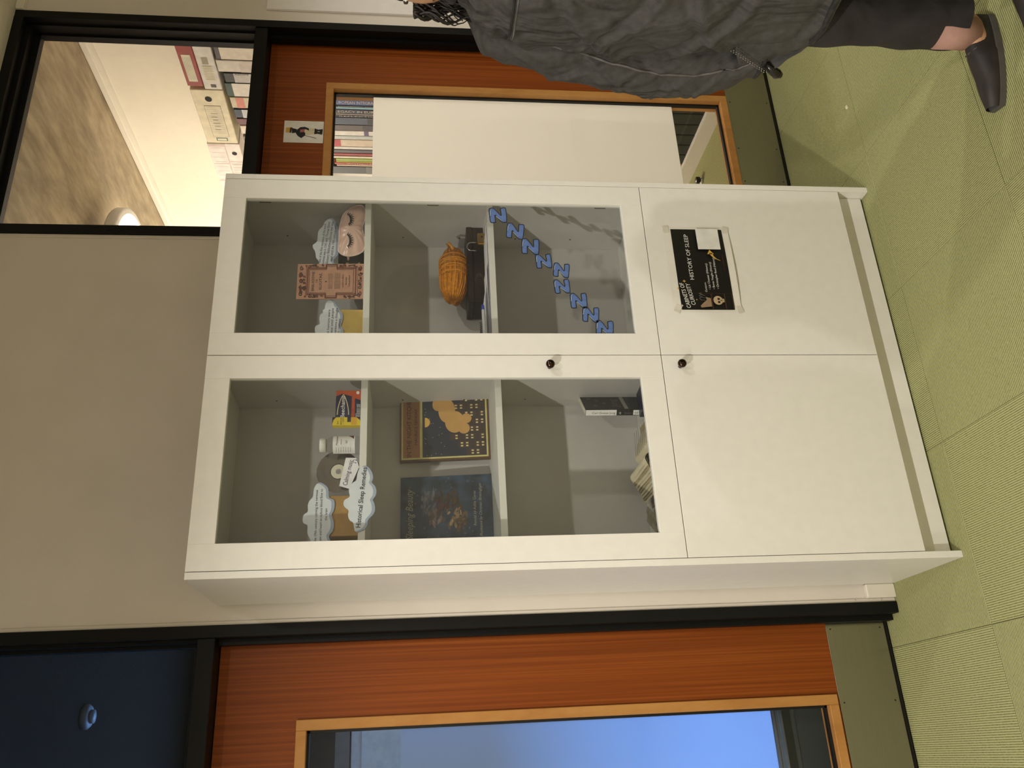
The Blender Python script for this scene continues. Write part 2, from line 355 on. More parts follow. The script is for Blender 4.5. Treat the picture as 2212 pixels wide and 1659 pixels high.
# ------------------------------------------------------------------ lit office behind the right-hand door
struct(MB().box(2.62, 2.72, 0.5, 5.2, 0, 2.97, plain('office_wall_paint', 232, 226, 210, 0.8, noise=0.01)).build('wall_right'))
struct(MB().box(1.14, 2.72, 5.1, 5.2, 0, 2.97, paint).build('wall_back'))
struct(MB().box(1.10, 1.20, 0.505, 5.2, 0, 2.97, paint).build('wall_left'))
struct(MB().box(1.10, 2.72, 0.505, 5.2, 2.97, 3.05, concrete).build('ceiling'))
cn = MB().box(2.598, 2.62, 0.505, 3.1, 2.935, 2.969, trimw, bev=0.004); cn.box(2.610, 2.62, 0.505, 3.1, 2.915, 2.935, trimw); struct(cn.build('trim_5'))

bc = thing('bookcase', 'tall white bookcase behind the right door, seen through its glass', 'bookcase', (2.313, 0.56, 0))
shelfm = plain('bookcase_white', 238, 236, 230, 0.4, noise=0.01)
MB().box(0.0, 0.016, 0, 1.9, 0.0, 0.074, shelfm).build('plinth', bc)
for z in (0.078, 0.42, 0.78, 1.16, 1.52, 1.985): MB().box(0.002, 0.29, 0, 1.9, z-0.02, z, shelfm).build('shelf_board', bc)
MB().box(0.291, 0.300, 0, 1.9, 0.0, 1.985, shelfm).build('back_board', bc)
for y in (-0.02, 1.902): MB().box(0.0, 0.3, y, y+0.018, 0, 1.985, shelfm).build('side_board', bc)

def bk_mat(rgb, rough=0.5): return plain('spine_%d_%d_%d' % rgb, *rgb, rough, noise=0.05)
def side_book(y0, y1, z0, h, rgb, label, txt=None, tcol=(235, 235, 230), depth=0.19, x=2.325, tilt=0.0, band=None, group='books on the office bookcase', name='book'):
    t = thing(name, label, 'book', (x, (y0+y1)/2, z0), 0, group, rx=tilt)
    w = (y1-y0)/2-0.0006; m = bk_mat(rgb)
    MB().box(0, depth, -w, w, 0, h, m, bev=min(0.002, w*0.4)).build('cover', t)
    MB().box(0.004, depth+0.0005, -w*0.8, w*0.8, 0.004, h+0.0004, plain('page_block', 228, 220, 200, 0.8)).build('pages', t)
    R = Matrix.Rotation(-math.pi/2, 4, 'Z')
    P = MB(); has = False
    if band: P.add([(-0.0004, w*.98, h*band[0]), (-0.0004, -w*.98, h*band[0]), (-0.0004, -w*.98, h*band[1]), (-0.0004, w*.98, h*band[1])], [(0, 1, 2, 3)], bk_mat(band[2])); has = True
    if txt:
        # lettering runs down the spine
        M = Matrix(((0, 1, 0, -0.0007), (0, 0, 1, 0), (-1, 0, 0, 0), (0, 0, 0, 1)))
        M = Matrix(((0, 1, 0, -0.0008), (0, 0, -1, -w*0.45), (-1, 0, 0, h*0.82), (0, 0, 0, 1))) @ Matrix.Identity(4)
        P.text(txt, 0, -w*0.9, bk_mat(tcol), w=h*0.6, h=w*0.95, M=M); has = True
    if has: P.build('spine_print', t)
    return t
ROW = [(.884, .906, .40, (232, 222, 200), 'cream book at the right-hand end of the row behind the door glass', None, None),
 (.906, .934, .36, (240, 236, 220), 'white book with small grey letters next to the blue book', 'GREAT', None),
 (.934, .974, .37, (52, 84, 160), 'bright blue book with white spine lettering behind the door glass', 'EUROPEAN INTEGRATION', None),
 (.975, .984, .35, (28, 30, 40), 'thin black book beside the bright blue book', 'ECONOMIC HISTORY', None),
 (.984, .999, .36, (150, 205, 226), 'pale turquoise book in the row behind the door glass', None, None),
 (.999, 1.030, .37, (22, 32, 66), 'navy book with bold white title behind the door glass', 'LEGACY IN EUROPE', None),
 (1.031, 1.037, .36, (236, 234, 230), 'very thin white book right of the brown-black book', None, None),
 (1.037, 1.053, .35, (44, 34, 28), 'brown-black book with tan spine patches', 'REFLECTIONS', None),
 (1.054, 1.105, .38, (66, 80, 106), 'thick slate-blue book with a dark painted scene on its spine', None, (.12, .42, (38, 40, 50))),
 (1.106, 1.146, .37, (92, 82, 80), 'thick grey-brown book beside the slate-blue one', None, (.05, .5, (48, 42, 50))),
 (1.147, 1.182, .36, (244, 243, 240), 'white book with a violet notch on its spine', None, (.44, .5, (90, 80, 120))),
 (1.183, 1.210, .36, (206, 216, 216), 'pale grey-green book in the white group of books', None, None),
 (1.211, 1.262, .37, (222, 208, 186), 'beige book with a bright red label near its top', None, (.80, .94, (196, 44, 50))),
 (1.263, 1.284, .37, (236, 236, 234), 'glossy white book left of the beige book', None, None),
 (1.285, 1.312, .35, (70, 66, 70), 'dark grey book beside the red book', None, None),
 (1.313, 1.331, .36, (168, 32, 34), 'dark red book behind the door glass', None, None),
 (1.336, 1.352, .37, (244, 236, 220), 'cream book just left of the dark red book', None, None),
 (1.353, 1.376, .33, (150, 176, 42), 'lime green book behind the door glass', None, None),
 (1.377, 1.384, .33, (226, 222, 80), 'thin yellow book beside the lime green one', None, None),
 (1.385, 1.401, .34, (176, 60, 30), 'rust red book with pale spine lettering', 'WESTERN SOCIETY', None),
 (1.402, 1.414, .33, (232, 214, 184), 'slim cream book at the left of the rust red book', None, None),
 (1.416, 1.475, .37, (44, 44, 42), 'thick black book with a grey photo, by the cabinet edge', None, (.1, .5, (96, 94, 90)))]
for y0, y1, h, rgb, lab, txt, band in ROW: side_book(y0, y1, 1.521, h, rgb, lab, txt, (210, 205, 195), band=band)
TOP = [(.600, .640, .30, (92, 88, 92), 'grey folder standing at the right end of the bookcase top', None, (.1, .9, (150, 146, 146))),
 (.646, .716, .31, (84, 80, 84), 'dark grey binder with a large white spine label', None, (.05, .93, (232, 224, 208))),
 (.722, .790, .315, (226, 220, 210), 'white binder standing next to the dark grey one', None, (.1, .7, (214, 206, 198))),
 (.796, .852, .298, (32, 34, 38), 'black binder with a grey marbled label and black script', 'Record', (.04, .86, (202, 200, 198))),
 (.856, .938, .306, (22, 66, 52), 'dark green binder with a cream spine label', None, (.05, .9, (234, 230, 220))),
 (.944, 1.014, .30, (214, 204, 176), 'beige binder with a salmon tag on the spine', None, (.8, .92, (222, 138, 120))),
 (1.022, 1.078, .298, (28, 52, 74), 'teal-blue binder with a white sketch label', None, (.05, .88, (206, 212, 212))),
 (1.084, 1.126, .295, (120, 72, 78), 'maroon and white binder under the cream box file', None, (.0, .45, (236, 230, 226))),
 (1.132, 1.190, .29, (236, 224, 208), 'pale cream binder under the cream box file', None, None),
 (1.205, 1.26, .288, (120, 118, 122), 'grey binder under the pink-edged box files', None, None)]
for y0, y1, h, rgb, lab, txt, band in TOP:
    t = side_book(y0, y1, 1.986, h, rgb, lab, None, band=band, group='binders on top of the bookcase', name='binder', depth=0.24); t['category'] = 'binder'
    if txt:
        M = Matrix(((0, 1, 0, -0.0012), (0, 0, -1, -0.018), (-1, 0, 0, h*0.84), (0, 0, 0, 1)))
        MB().text(txt, 0, 0.0, plain('ink_black', 22, 20, 22, 0.7), h=0.014, shear=0.3, M=M).build('lettering', t)
def flat_file(y0, y1, z0, z1, rgb, label, extras, rx=0.0, depth=0.26, x=2.326):
    t = thing('box_file', label, 'box file', (x, y0, z0), 0, 'files lying on the binders', rx=rx)
    w, h = y1-y0, z1-z0; m = bk_mat(rgb)
    MB().box(0, depth, 0, w, 0, h, m, bev=0.0025).build('case', t)
    M = Matrix(((0, 1, 0, -0.0008), (1, 0, 0, 0), (0, 0, 1, 0), (0, 0, 0, 1)))   # local x -> file length, z up
    D = {}
    extras(lambda n: D.setdefault(n, MB()), w, h, M)
    for n, P in D.items(): P.build(n, t)
    return t
ink = plain('label_ink', 120, 116, 110, 0.7); cream = plain('label_cream', 236, 230, 208, 0.7); holeb = plain('finger_hole', 8, 8, 8, 0.8); redl = plain('label_red_line', 214, 120, 116, 0.7)
def e_red(D, w, h, M):
    P = D('paper_label'); P.rect(w*.38, w*.9, h*.25, h*.8, 0, cream, M); [P.rect(w*.42, w*.86, h*(.32+.1*k), h*(.33+.1*k), -0.0004, ink, M) for k in range(5)]
def e_white(D, w, h, M):
    D('finger_hole').prism(arc(w*.14, h*.5, .016, .013), 0, None, holeb, M); D('sticker').rect(w*.4, w*.52, h*.35, h*.7, 0, plain('label_taupe', 176, 166, 146, .7), M)
    P = D('ruled_label'); P.rect(w*.55, w*.83, h*.2, h*.8, 0, cream, M)
    for k in range(9): P.rect(w*(.56+.03*k), w*(.56+.03*k)+.0012, h*.25, h*.75, -.0004, ink, M)
    D('maker_mark').rect(w*.9, w*.955, h*.3, h*.6, 0, plain('label_grey', 96, 88, 84, .7), M)
def e_cream(D, w, h, M):
    D('finger_hole').prism(arc(w*.16, h*.52, .017, .015), 0, None, holeb, M)
    P = D('ruled_label'); P.rect(w*.28, w*.862, h*.22, h*.73, 0, ink, M); P.rect(w*.284, w*.858, h*.23, h*.72, -.0003, plain('label_pale', 232, 224, 198, .7), M)
    for k in range(14): P.rect(w*(.31+.037*k), w*(.31+.037*k)+.0008, h*.27, h*.68, -.0006, ink, M)
    for k in range(6): P.rect(w*(.42+.06*k), w*(.42+.06*k)+.0022, h*(.38+.02*(k % 3)), h*(.58+.02*(k % 2)), -.0009, plain('pen_grey', 84, 80, 78, .7), M)
    P = D('maker_mark'); P.rect(w*.89, w*.95, h*.3, h*.66, 0, plain('tag_green', 74, 118, 112, .7), M); P.rect(w*.9, w*.94, h*.33, h*.63, -.0003, cream, M)
def e_pink(D, w, h, M):
    D('finger_hole').prism(arc(w*.2, h*.5, .013, .012), 0, None, holeb, M); D('pink_line').rect(w*.38, w*.385, h*.05, h*.95, 0, redl, M)
    P = D('ruled_label'); P.rect(w*.43, w*.9, h*.1, h*.9, 0, plain('label_rose', 240, 232, 228, .7), M)
    for k in range(8): P.rect(w*(.45+.055*k), w*(.45+.055*k)+.001, h*.15, h*.85, -.0004, ink, M)
def e_pink2(D, w, h, M):
    P = D('ruled_label'); P.rect(w*.02, w*.9, h*.05, h*.95, 0, plain('label_rose', 240, 232, 228, .7), M)
    for a in (.04, .42, .8): P.rect(w*a, w*a+.002, h*.05, h*.95, -.0004, redl, M)
    for k in range(8): P.rect(w*(.08+.1*k), w*(.08+.1*k)+.001, h*.15, h*.85, -.0004, ink, M)
ZT = 2.3025
flat_file(.585, .884, 2.384, 2.452, (158, 56, 50), 'red box file lying flat at the right end, cream label', e_red)
flat_file(.585, .900, ZT+.004, 2.382, (226, 224, 220), 'white lever arch file lying flat under the red box file', e_white)
flat_file(.904, 1.262, ZT+.004, 2.450, (232, 222, 192), 'cream box file with a round finger hole and lined label', e_cream)
flat_file(1.266, 1.62, ZT, 2.374, (240, 230, 226), 'white box file with a pink line, below its twin', e_pink)
flat_file(1.268, 1.62, 2.3745, 2.456, (242, 232, 226), 'white box file with pink rules, on top of its twin', e_pink2)
for k in range(6):
    y0 = .885+.075*k
    t = side_book(y0, y0+.072, .079, .30, (38, 42, 46), ('dark grey lever arch binder on the lowest shelf, %s from the right' % ('first', 'second', 'third', 'fourth', 'fifth', 'sixth')[k]), name='binder', group='dark binders on the lowest shelf', depth=.26, band=(.2, .24, (60, 64, 68))); t['category'] = 'binder'
def case_box(y0, y1, z1, rgb, lab):
    t = thing('storage_box', lab, 'box', (2.325, y0, .079), 0, 'boxes on the lowest shelf')
    m = bk_mat(rgb); MB().box(0, .22, 0, y1-y0-.002, 0, z1, m, bev=.002).build('box_body', t); MB().box(-.003, .223, -.0008, y1-y0-.0014, z1*.72, z1+.004, bk_mat(tuple(int(c*.85) for c in rgb)), bev=.002).build('lid', t)
case_box(1.336, 1.40, .16, (196, 160, 104), 'tan card box on the lowest shelf left of the dark binders')
case_box(1.402, 1.47, .15, (176, 120, 84), 'brown card box with a red mark on the lowest shelf')
ds = thing('door_stop', 'small chrome and black door stop on the office carpet', 'door stop', (2.20, 1.30, 0))
MB().lathe([(.022, 0), (.022, .006), (.013, .01), (.012, .032), (.0, .034)], plain('chrome', 190, 190, 190, .15, metal=1.0), 20).build('stop_body', ds)
MB().lathe([(.0165, .014), (.0175, .018), (.0175, .028), (.0165, .032)], gask, 20).build('rubber_ring', ds)

lp = thing('ceiling_lamp', 'round white disc lamp under the concrete office ceiling', 'lamp', (1.86, 1.62, 2.87))
MB().lathe([(.0, .03), (.27, .03), (.275, .02), (.275, -.018), (.262, -.024)], plain('lamp_white', 226, 222, 214, .4), 48).build('lamp_rim', lp)
MB().lathe([(.262, -.0235), (.15, -.027), (.0, -.028)], mat('lamp_diffuser', S(250, 246, 236), .5, emit=(1, .9, .74, 1), estr=3.0), 48, cap=False).build('diffuser', lp)
MB().box(-.06, .06, -.06, .06, .03, .07, black).box(-.02, .02, -.02, .02, .07, .099, black).build('mount', lp)
for zz, en in ((2.56, 5), (2.925, 3)):
    l = bpy.data.lights.new('office_point_light', 'POINT'); l.energy = en; l.color = (1.0, .88, .70); l.shadow_soft_size = .22 if zz < 2.9 else .03
    o = bpy.data.objects.new('office_point_light', l); o.location = (1.86, 1.62, zz) if zz < 2.9 else (2.05, 1.75, zz); COL.objects.link(o)

l = bpy.data.lights.new('office_point_light', 'POINT'); l.energy = 180; l.color = (1.0, .95, .88); l.shadow_soft_size = .22  # extra unseen light without fixture, added to brighten office and door film
o = bpy.data.objects.new('office_point_light', l); o.location = (1.75, 3.9, 2.3); COL.objects.link(o)

# ------------------------------------------------------------------ dark office behind the left-hand door
dk = plain('unlit_office_tone', 44, 44, 46, 1.0, spec=0.0)  # near-black colour stands in for the darkness of the unlit room
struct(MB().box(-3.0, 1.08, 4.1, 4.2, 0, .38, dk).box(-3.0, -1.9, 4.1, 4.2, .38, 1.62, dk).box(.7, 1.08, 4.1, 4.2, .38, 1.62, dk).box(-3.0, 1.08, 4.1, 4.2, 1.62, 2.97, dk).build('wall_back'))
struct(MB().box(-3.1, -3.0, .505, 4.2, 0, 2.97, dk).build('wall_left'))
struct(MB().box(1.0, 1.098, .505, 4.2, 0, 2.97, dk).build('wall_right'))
struct(MB().box(-3.1, 1.098, .505, 4.2, 2.97, 3.05, plain('dark_office_ceiling', 26, 28, 28, 1.0, spec=0.0)).build('ceiling'))  # darkness of the room put into the ceiling colour
wn = MB().box(-1.9, .7, 4.14, 4.15, .38, 1.62, mat('dusk_sky_pane', S(120, 160, 225), .3, emit=(0.22, 0.45, 0.95, 1), estr=27.0))
struct(wn.build('window_3'))
cup = thing('wall_cupboard', 'pale grey cupboard seen at the top of the left door glass', 'cupboard', (-.62, 1.55, 1.0))
MB().box(-.6, .42, 0, .4, .0, .72, plain('cupboard_white', 240, 239, 236, .5)).build('body', cup)
for k in range(2): MB().box(-.59+.505*k, -.09+.505*k, -.018, -.001, .01, .68, plain('cupboard_door', 244, 243, 240, .45), bev=.002).build('cupboard_door', cup)
MB().box(-.6, .42, -.03, .4, .725, .78, plain('cupboard_top', 120, 118, 116, .5)).build('top_board', cup)
cur = thing('window_blind', 'grey-blue gathered blind low behind the left door glass', 'blind', (-.62, .56, 0))
bl_ = plain('blind_grey', 128, 136, 148, .8)
for k in range(5): MB().tube([(-.42, .004*(k % 2), .3535+.0115*k), (.42, .004*(k % 2), .3535+.0115*k)], .0058, bl_, 8).build('slat', cur)
MB().box(-.42, .42, .02, .03, .30, .345, plain('blind_rail', 46, 52, 54, .7)).build('bottom_rail', cur)
for x in (-.38, .38): MB().box(x-.012, x+.012, .022, .028, 0.0, .30, plain('blind_rail', 46, 52, 54, .7)).build('foot', cur)
MB().box(-.37, .37, .023, .027, .002, .30, plain('blind_base', 40, 46, 48, .8)).build('base_panel', cur)
sd = thing('smoke_detector', 'round smoke detector on the dark ceiling above the left door', 'smoke detector', (-.188, 2.19, 2.97))
MB().lathe([(.055, 0), (.055, -.018), (.045, -.03), (.0, -.032)], plain('detector_white', 84, 84, 88, .6), 24).build('base', sd)
MB().lathe([(.03, -.0325), (.03, -.045), (.0, -.05)], plain('detector_dome', 100, 100, 106, .5), 20).build('sensor', sd)

# ------------------------------------------------------------------ display cabinet
CW, CH, CD, CT = 1.169, 2.02, 0.372, 0.0182; XM = CW/2; ZS = 0.760; ZB = 0.104
cab = thing('display_cabinet', 'tall white cabinet with two glass doors over two solid doors', 'cabinet', (0, 0, 0))
for x0, nx in ((-CT, 1), (CW+0.0005, 0)):
    sp_ = MB().box(x0, x0+CT-0.0005, 0, CD, 0, CH, white, bev=0.0008).build('side_panel', cab)
    xi = x0+CT-.0004 if nx else x0-.0004
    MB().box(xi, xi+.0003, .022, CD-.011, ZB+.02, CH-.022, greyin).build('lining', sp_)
MB().box(0, CW, 0.02, CD-.008, CH-.020, CH-.001, white).build('top_panel', cab)
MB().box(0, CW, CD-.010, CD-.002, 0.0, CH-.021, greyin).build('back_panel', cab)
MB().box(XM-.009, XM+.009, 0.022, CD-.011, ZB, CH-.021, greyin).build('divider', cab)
MB().box(0.001, CW-.001, 0.036, 0.054, 0.009, ZB-.002, white).build('plinth', cab)
MB().box(0.001, CW-.001, 0.02, CD-.011, ZB, ZB+.018, inside).build('bottom_panel', cab)
for x0, x1 in ((0.001, XM-.0095), (XM+.0095, CW-.001)):
    MB().box(x0, x1, .022, CD-.011, .732, .750, inside).build('fixed_shelf', cab)
    MB().box(x0, x1, .085, CD-.011, 1.594, 1.613, inside, bev=.0006).build('shelf', cab)
    MB().box(x0, x1, .085, CD-.011, 1.216, 1.235, inside, bev=.0006).build('shelf', cab)
hole = plain('pin_hole', 30, 28, 26, .8); hme = None
for xs in (CW-.0006, XM-.0095):
    for y in (.06, .30):
        for k in range(6):
            if hme is None: o = MB().lathe([(.0028, 0), (.0028, .0005)], hole, 8, Matrix.Rotation(-math.pi/2, 4, 'Y'), smooth=False).build('shelf_pin_hole', cab); hme = o.data
            else: o = bpy.data.objects.new('shelf_pin_hole', hme); COL.objects.link(o); o.parent = cab
            o.location = (xs, y, .93+.19*k)
gap = 0.0012
knobm = plain('dark_nickel', 66, 52, 44, .16, metal=1.0)
def knob(parent, x, z):
    MB().lathe([(.006, 0), (.0055, .010), (.009, .014), (.0125, .019), (.0125, .024), (.010, .0285), (.005, .031), (0, .0315)], knobm, 24, Matrix.Translation((x, 0, z)) @ Matrix.Rotation(math.pi/2, 4, 'X')).build('knob', parent)
def glass_door(x0, x1, kn):
    x0 += gap; x1 -= gap; a0, a1 = x0+.0675, x1-.0675; g0, g1 = .8266, 1.9546; z0, z1 = ZS+gap, CH
    D = MB(); D.box(x0, a0, 0, .018, z0, z1, white, bev=.0007); D.box(a1, x1, 0, .018, z0, z1, white, bev=.0007); D.box(a0, a1, 0, .018, z0, g0, white, bev=.0007); D.box(a0, a1, 0, .018, g1, z1, white, bev=.0007)
    d = D.build('glass_door', cab)
    MB().box(a0-.004, a1+.004, .0085, .0125, g0-.004, g1+.004, cabglass).build('pane', d)
    if kn: knob(d, .5465, 1.087)
    return d
d1 = glass_door(0, XM, True); d2 = glass_door(XM, CW, False)
hm = plain('hinge_grey', 92, 84, 74, .5)
for z in (1.905, 1.405, .885): MB().box(1.104, 1.150, .0182, .030, z-.018, z+.018, hm, bev=.002).box(1.145, 1.167, .022, .055, z-.012, z+.012, hm).build('hinge', d2)
for x0, x1, kn in ((0, XM, True), (XM, CW, False)):
    d = MB().box(x0+gap, x1-gap, 0, .018, ZB, ZS-gap, white, bev=.0007).build('solid_door', cab)
    if kn: knob(d, .5475, .709)

# Z stickers on the right pane
zx = [(-.025, .026), (.000, .0275), (.023, .027), (.0265, .021), (.0262, .0135), (.012, .001), (-.002, -.0095), (.011, -.0100), (.0242, -.0095), (.0262, -.013), (.0262, -.026), (.000, -.0272), (-.025, -.026), (-.0265, -.020), (-.0262, -.0125), (-.013, -.001), (.001, .0098), (-.011, .0102), (-.025, .0098), (-.0265, .013)]
zblue = plain('sticker_blue', 92, 116, 168, .35, noise=.08, nscale=60); zdark = plain('sticker_outline', 18, 20, 26, .5); zhi = plain('sticker_highlight', 168, 184, 216, .3)
ZCS = [(1.059, 1.209, 1.0, 2), (1.003, 1.159, 1.0, -8), (.949, 1.116, 1.0, -4), (.898, 1.079, .90, 3), (.867, 1.028, .90, -8), (.812, 1.030, .88, 3), (.764, .984, .94, 0), (.718, .952, .92, -6), (.672, .915, .98, -5)]
ords = ('topmost and rightmost', 'second from the top', 'third from the top', 'fourth from the top', 'fifth from the top', 'sixth from the top', 'seventh from the top', 'second lowest', 'lowest and leftmost')
for (x, z, sc, rot), od in zip(ZCS, ords):
    t = thing('letter_sticker', 'blue letter Z sticker on the right glass door, %s' % od, 'sticker', (x, .0082, z), 0, 'letter Z stickers on the glass'); t.rotation_euler = (0, math.radians(-rot), 0)
    P = [(a*sc*.97, b*sc*.94) for a, b in zx]
    big = smooth_poly([(a*1.0, b*1.0) for a, b in P], 3)
    MB().prism(big, -.0009, 0, zblue).build('face', t)
    MB().tube([(a, -.0008, b) for a, b in big], .0013, zdark, 6, closed=True).build('outline', t)
    H = MB(); H.tube([(-.002*sc, -.0014, .0235*sc), (.014*sc, -.0014, .0225*sc), (.0215*sc, -.0014, .0165*sc)], .0010, zhi, 5); H.tube([(-.020*sc, -.0014, -.0105*sc), (-.012*sc, -.0014, -.001*sc), (-.004*sc, -.0014, .0055*sc)], .0010, zhi, 5); H.build('highlight', t)

# poster on the lower right door
ps = thing('poster', 'black CABINETS OF CURIOSITY poster on white paper, taped to lower right door', 'poster', (.8725, 0, .600))
pap = plain('poster_paper', 226, 222, 212, .7, noise=.02); pblk = plain('poster_black', 14, 12, 13, .45); pw = plain('poster_white_ink', 226, 224, 218, .6); pgold = plain('poster_gold', 206, 164, 78, .6); pbr = plain('poster_brown', 62, 40, 28, .6); pred = plain('poster_dark_red', 92, 26, 22, .6); bone = plain('poster_bone', 190, 166, 132, .6)
def pp(u, v): return (-.1475+.295*u, -.0008-.010*max(0, (0.45-v))*4*u*(1-u)*1.4-0.0004, -.103+.206*v)
MB().grid(lambda u, v: pp(u, v), 14, 10, pap).build('paper', ps)
Q = MB(); Q.grid(lambda u, v: tuple(a+b for a, b in zip(pp(.02+.955*u, .10+.785*v), (0, -.0006, 0))), 14, 10, pblk)
pr = Q.build('print', ps)
Y1p = -.0108
def onp(x, z): return x, z
L = MB(); yy = -.0024
L.text('CABINETS OF', -.1355, .0505, pw, w=.086, h=.0125, y=yy, rot=.155, shear=.12, bold=.004); L.text('CURIOSITY', -.1255, .0350, pw, w=.074, h=.0125, y=yy, rot=.135, shear=.12, bold=.004); L.build('title_lettering', pr); L = MB()
L.text('HISTORY OF SLEEP', -.0395, .0285, pw, w=.160, h=.0125, y=-.0034); L.build('heading_lettering', pr); L = MB()
L.text('Curators:', -.082, -.006, pw, w=.033, y=-.004)
for k, s in enumerate(('\u2022 Liz Chester (History)', '\u2022 Beren Vaughn (History)', '\u2022 Christopher Reed (History)')): L.text(s, -.074, -.018-.012*k, pw, w=(.090, .094, .108)[k], h=.0066, y=-.0052-.002*k)
L.build('credits_lettering', pr); L = MB(); L.text('Scan to read more', -.0125, -.070, pred, w=.055, y=-.0105)
L.build('footer_lettering', pr)
A = MB(); A.rect(.0645, .1385, -.068, .003, -.0085, pw)
A.build('white_square', pr)
A = MB(); curve = [(.0235, -.060), (.030, -.047), (.039, -.038), (.050, -.033)]
for i in range(3):
    (a, b), (c, d) = curve[i], curve[i+1]; w0, w1 = .0012+.0012*i, .0012+.0012*(i+1)
    A.add([(a, -.0102, b-w0), (c, -.0102, d-w1), (c, -.0102, d+w1), (a, -.0102, b+w0)], [(0, 1, 2, 3)], pgold)
A.add([(.047, -.0102, -.043), (.0618, -.0102, -.031), (.046, -.0102, -.022)], [(0, 1, 2)], pgold); A.build('arrow', pr)
A = MB()
for x, z, s in ((-.045, .060, .006), (-.070, .082, .0045), (-.128, .077, .004), (-.108, .030, .003)):
    A.add([(x+s*(1 if k % 2 == 0 else .35)*math.cos(k*math.pi/4), -.003, z+s*(1 if k % 2 == 0 else .35)*math.sin(k*math.pi/4)) for k in range(8)], [list(range(8))], pgold if z != .077 else pw)
A.build('stars', pr)
A = MB(); A.rect(-.1405, -.089, -.080, -.0775, -.0062, pbr); A.rect(-.1405, -.089, -.018, -.014, -.0042, pbr); A.rect(-.1405, -.089, -.058, -.054, -.0056, pbr); A.rect(-.0895, -.0885, -.080, .030, -.0060, pbr)
A.prism(arc(-.112, -.034, .015, .0145), -.0064, None, bone); A.prism([(-.119, -.047), (-.106, -.047), (-.107, -.053), (-.118, -.053)], -.0064, None, bone)
for dx in (-.0055, .005): A.prism(arc(-.1125+dx, -.036, .0036, .0038), -.0068, None, pblk)
A.prism(arc(-.1125, -.043, .0016, .0022), -.0068, None, pblk)
A.prism([(-.132, -.013), (-.104, -.013), (-.100, .003), (-.110, .000), (-.120, .012), (-.130, .022), (-.136, .020)], -.0052, None, plain('poster_stone', 150, 124, 98, .6))
for k in range(3): A.tube([(-.112+.008*k, -.0055, .004), (-.110+.01*k, -.0055, .018), (-.104+.008*k, -.0055, .022), (-.098+.006*k, -.0055, .012)], .0005, plain('poster_chalk', 132, 130, 126, .7), 4)
A.build('pictures', pr)
tape = plain('tape_frost', 214, 208, 196, .35)
for x, z, r in ((-.138, .091, .5), (.139, .094, -.1), (-.139, -.098, -.3), (.138, -.095, .2)):
    MB().box(-.012, .012, -.0006, 0, -.009, .009, tape, Matrix.Translation((x, -.0021, z)) @ Matrix.Rotation(r, 4, 'Y')).build('tape', ps)

# ---- clouds
cl_top = plain('cloud_white', 222, 228, 236, .7, noise=.03); cl_sh = plain('cloud_blue_grey', 164, 178, 200, .7, noise=.03); inkb = plain('print_black', 24, 24, 28, .7)
CL_HIST = [(0.292, 1.598), (0.285, 1.586), (0.268, 1.577), (0.253, 1.576), (0.245, 1.579), (0.234, 1.57), (0.221, 1.566), (0.208, 1.568), (0.196, 1.575), (0.186, 1.571), (0.171, 1.569), (0.157, 1.573), (0.141, 1.587), (0.128, 1.588), (0.116, 1.597), (0.109, 1.615), (0.116, 1.619), (0.133, 1.623), (0.14, 1.633), (0.153, 1.638), (0.167, 1.637), (0.177, 1.648), (0.186, 1.652), (0.197, 1.649), (0.206, 1.635), (0.22, 1.637), (0.233, 1.636), (0.246, 1.627), (0.253, 1.617), (0.27, 1.614), (0.285, 1.609)]
CL_NERV = [(0.261, 1.722), (0.255, 1.709), (0.243, 1.698), (0.219, 1.695), (0.211, 1.682), (0.198, 1.679), (0.181, 1.681), (0.17, 1.686), (0.15, 1.68), (0.128, 1.681), (0.112, 1.691), (0.098, 1.687), (0.074, 1.685), (0.058, 1.70), (0.062, 1.722), (0.078, 1.735), (0.099, 1.736), (0.119, 1.746), (0.141, 1.747), (0.148, 1.759), (0.161, 1.762), (0.172, 1.759), (0.181, 1.748), (0.199, 1.749), (0.212, 1.744), (0.223, 1.735), (0.24, 1.734), (0.253, 1.73)]
CL_NIGHT = [(0.807, 1.723), (0.82, 1.718), (0.825, 1.708), (0.817, 1.697), (0.805, 1.694), (0.798, 1.686), (0.79, 1.684), (0.778, 1.675), (0.761, 1.673), (0.738, 1.678), (0.728, 1.672), (0.713, 1.67), (0.692, 1.672), (0.676, 1.682), (0.655, 1.69), (0.652, 1.71), (0.664, 1.724), (0.682, 1.732), (0.695, 1.745), (0.714, 1.751), (0.726, 1.753), (0.736, 1.749), (0.743, 1.737), (0.759, 1.74), (0.774, 1.737), (0.781, 1.729), (0.79, 1.73), (0.795, 1.724)]
CL_WORD = [(1.136, 1.721), (1.13, 1.713), (1.113, 1.706), (1.085, 1.699), (1.052, 1.697), (1.007, 1.697), (0.994, 1.702), (0.982, 1.711), (0.965, 1.706), (0.945, 1.71), (0.938, 1.73), (0.95, 1.746), (0.966, 1.750), (0.978, 1.754), (0.988, 1.762), (1.012, 1.766), (1.022, 1.773), (1.035, 1.775), (1.041, 1.769), (1.051, 1.761), (1.074, 1.76), (1.092, 1.757), (1.108, 1.744), (1.123, 1.739), (1.133, 1.73)]
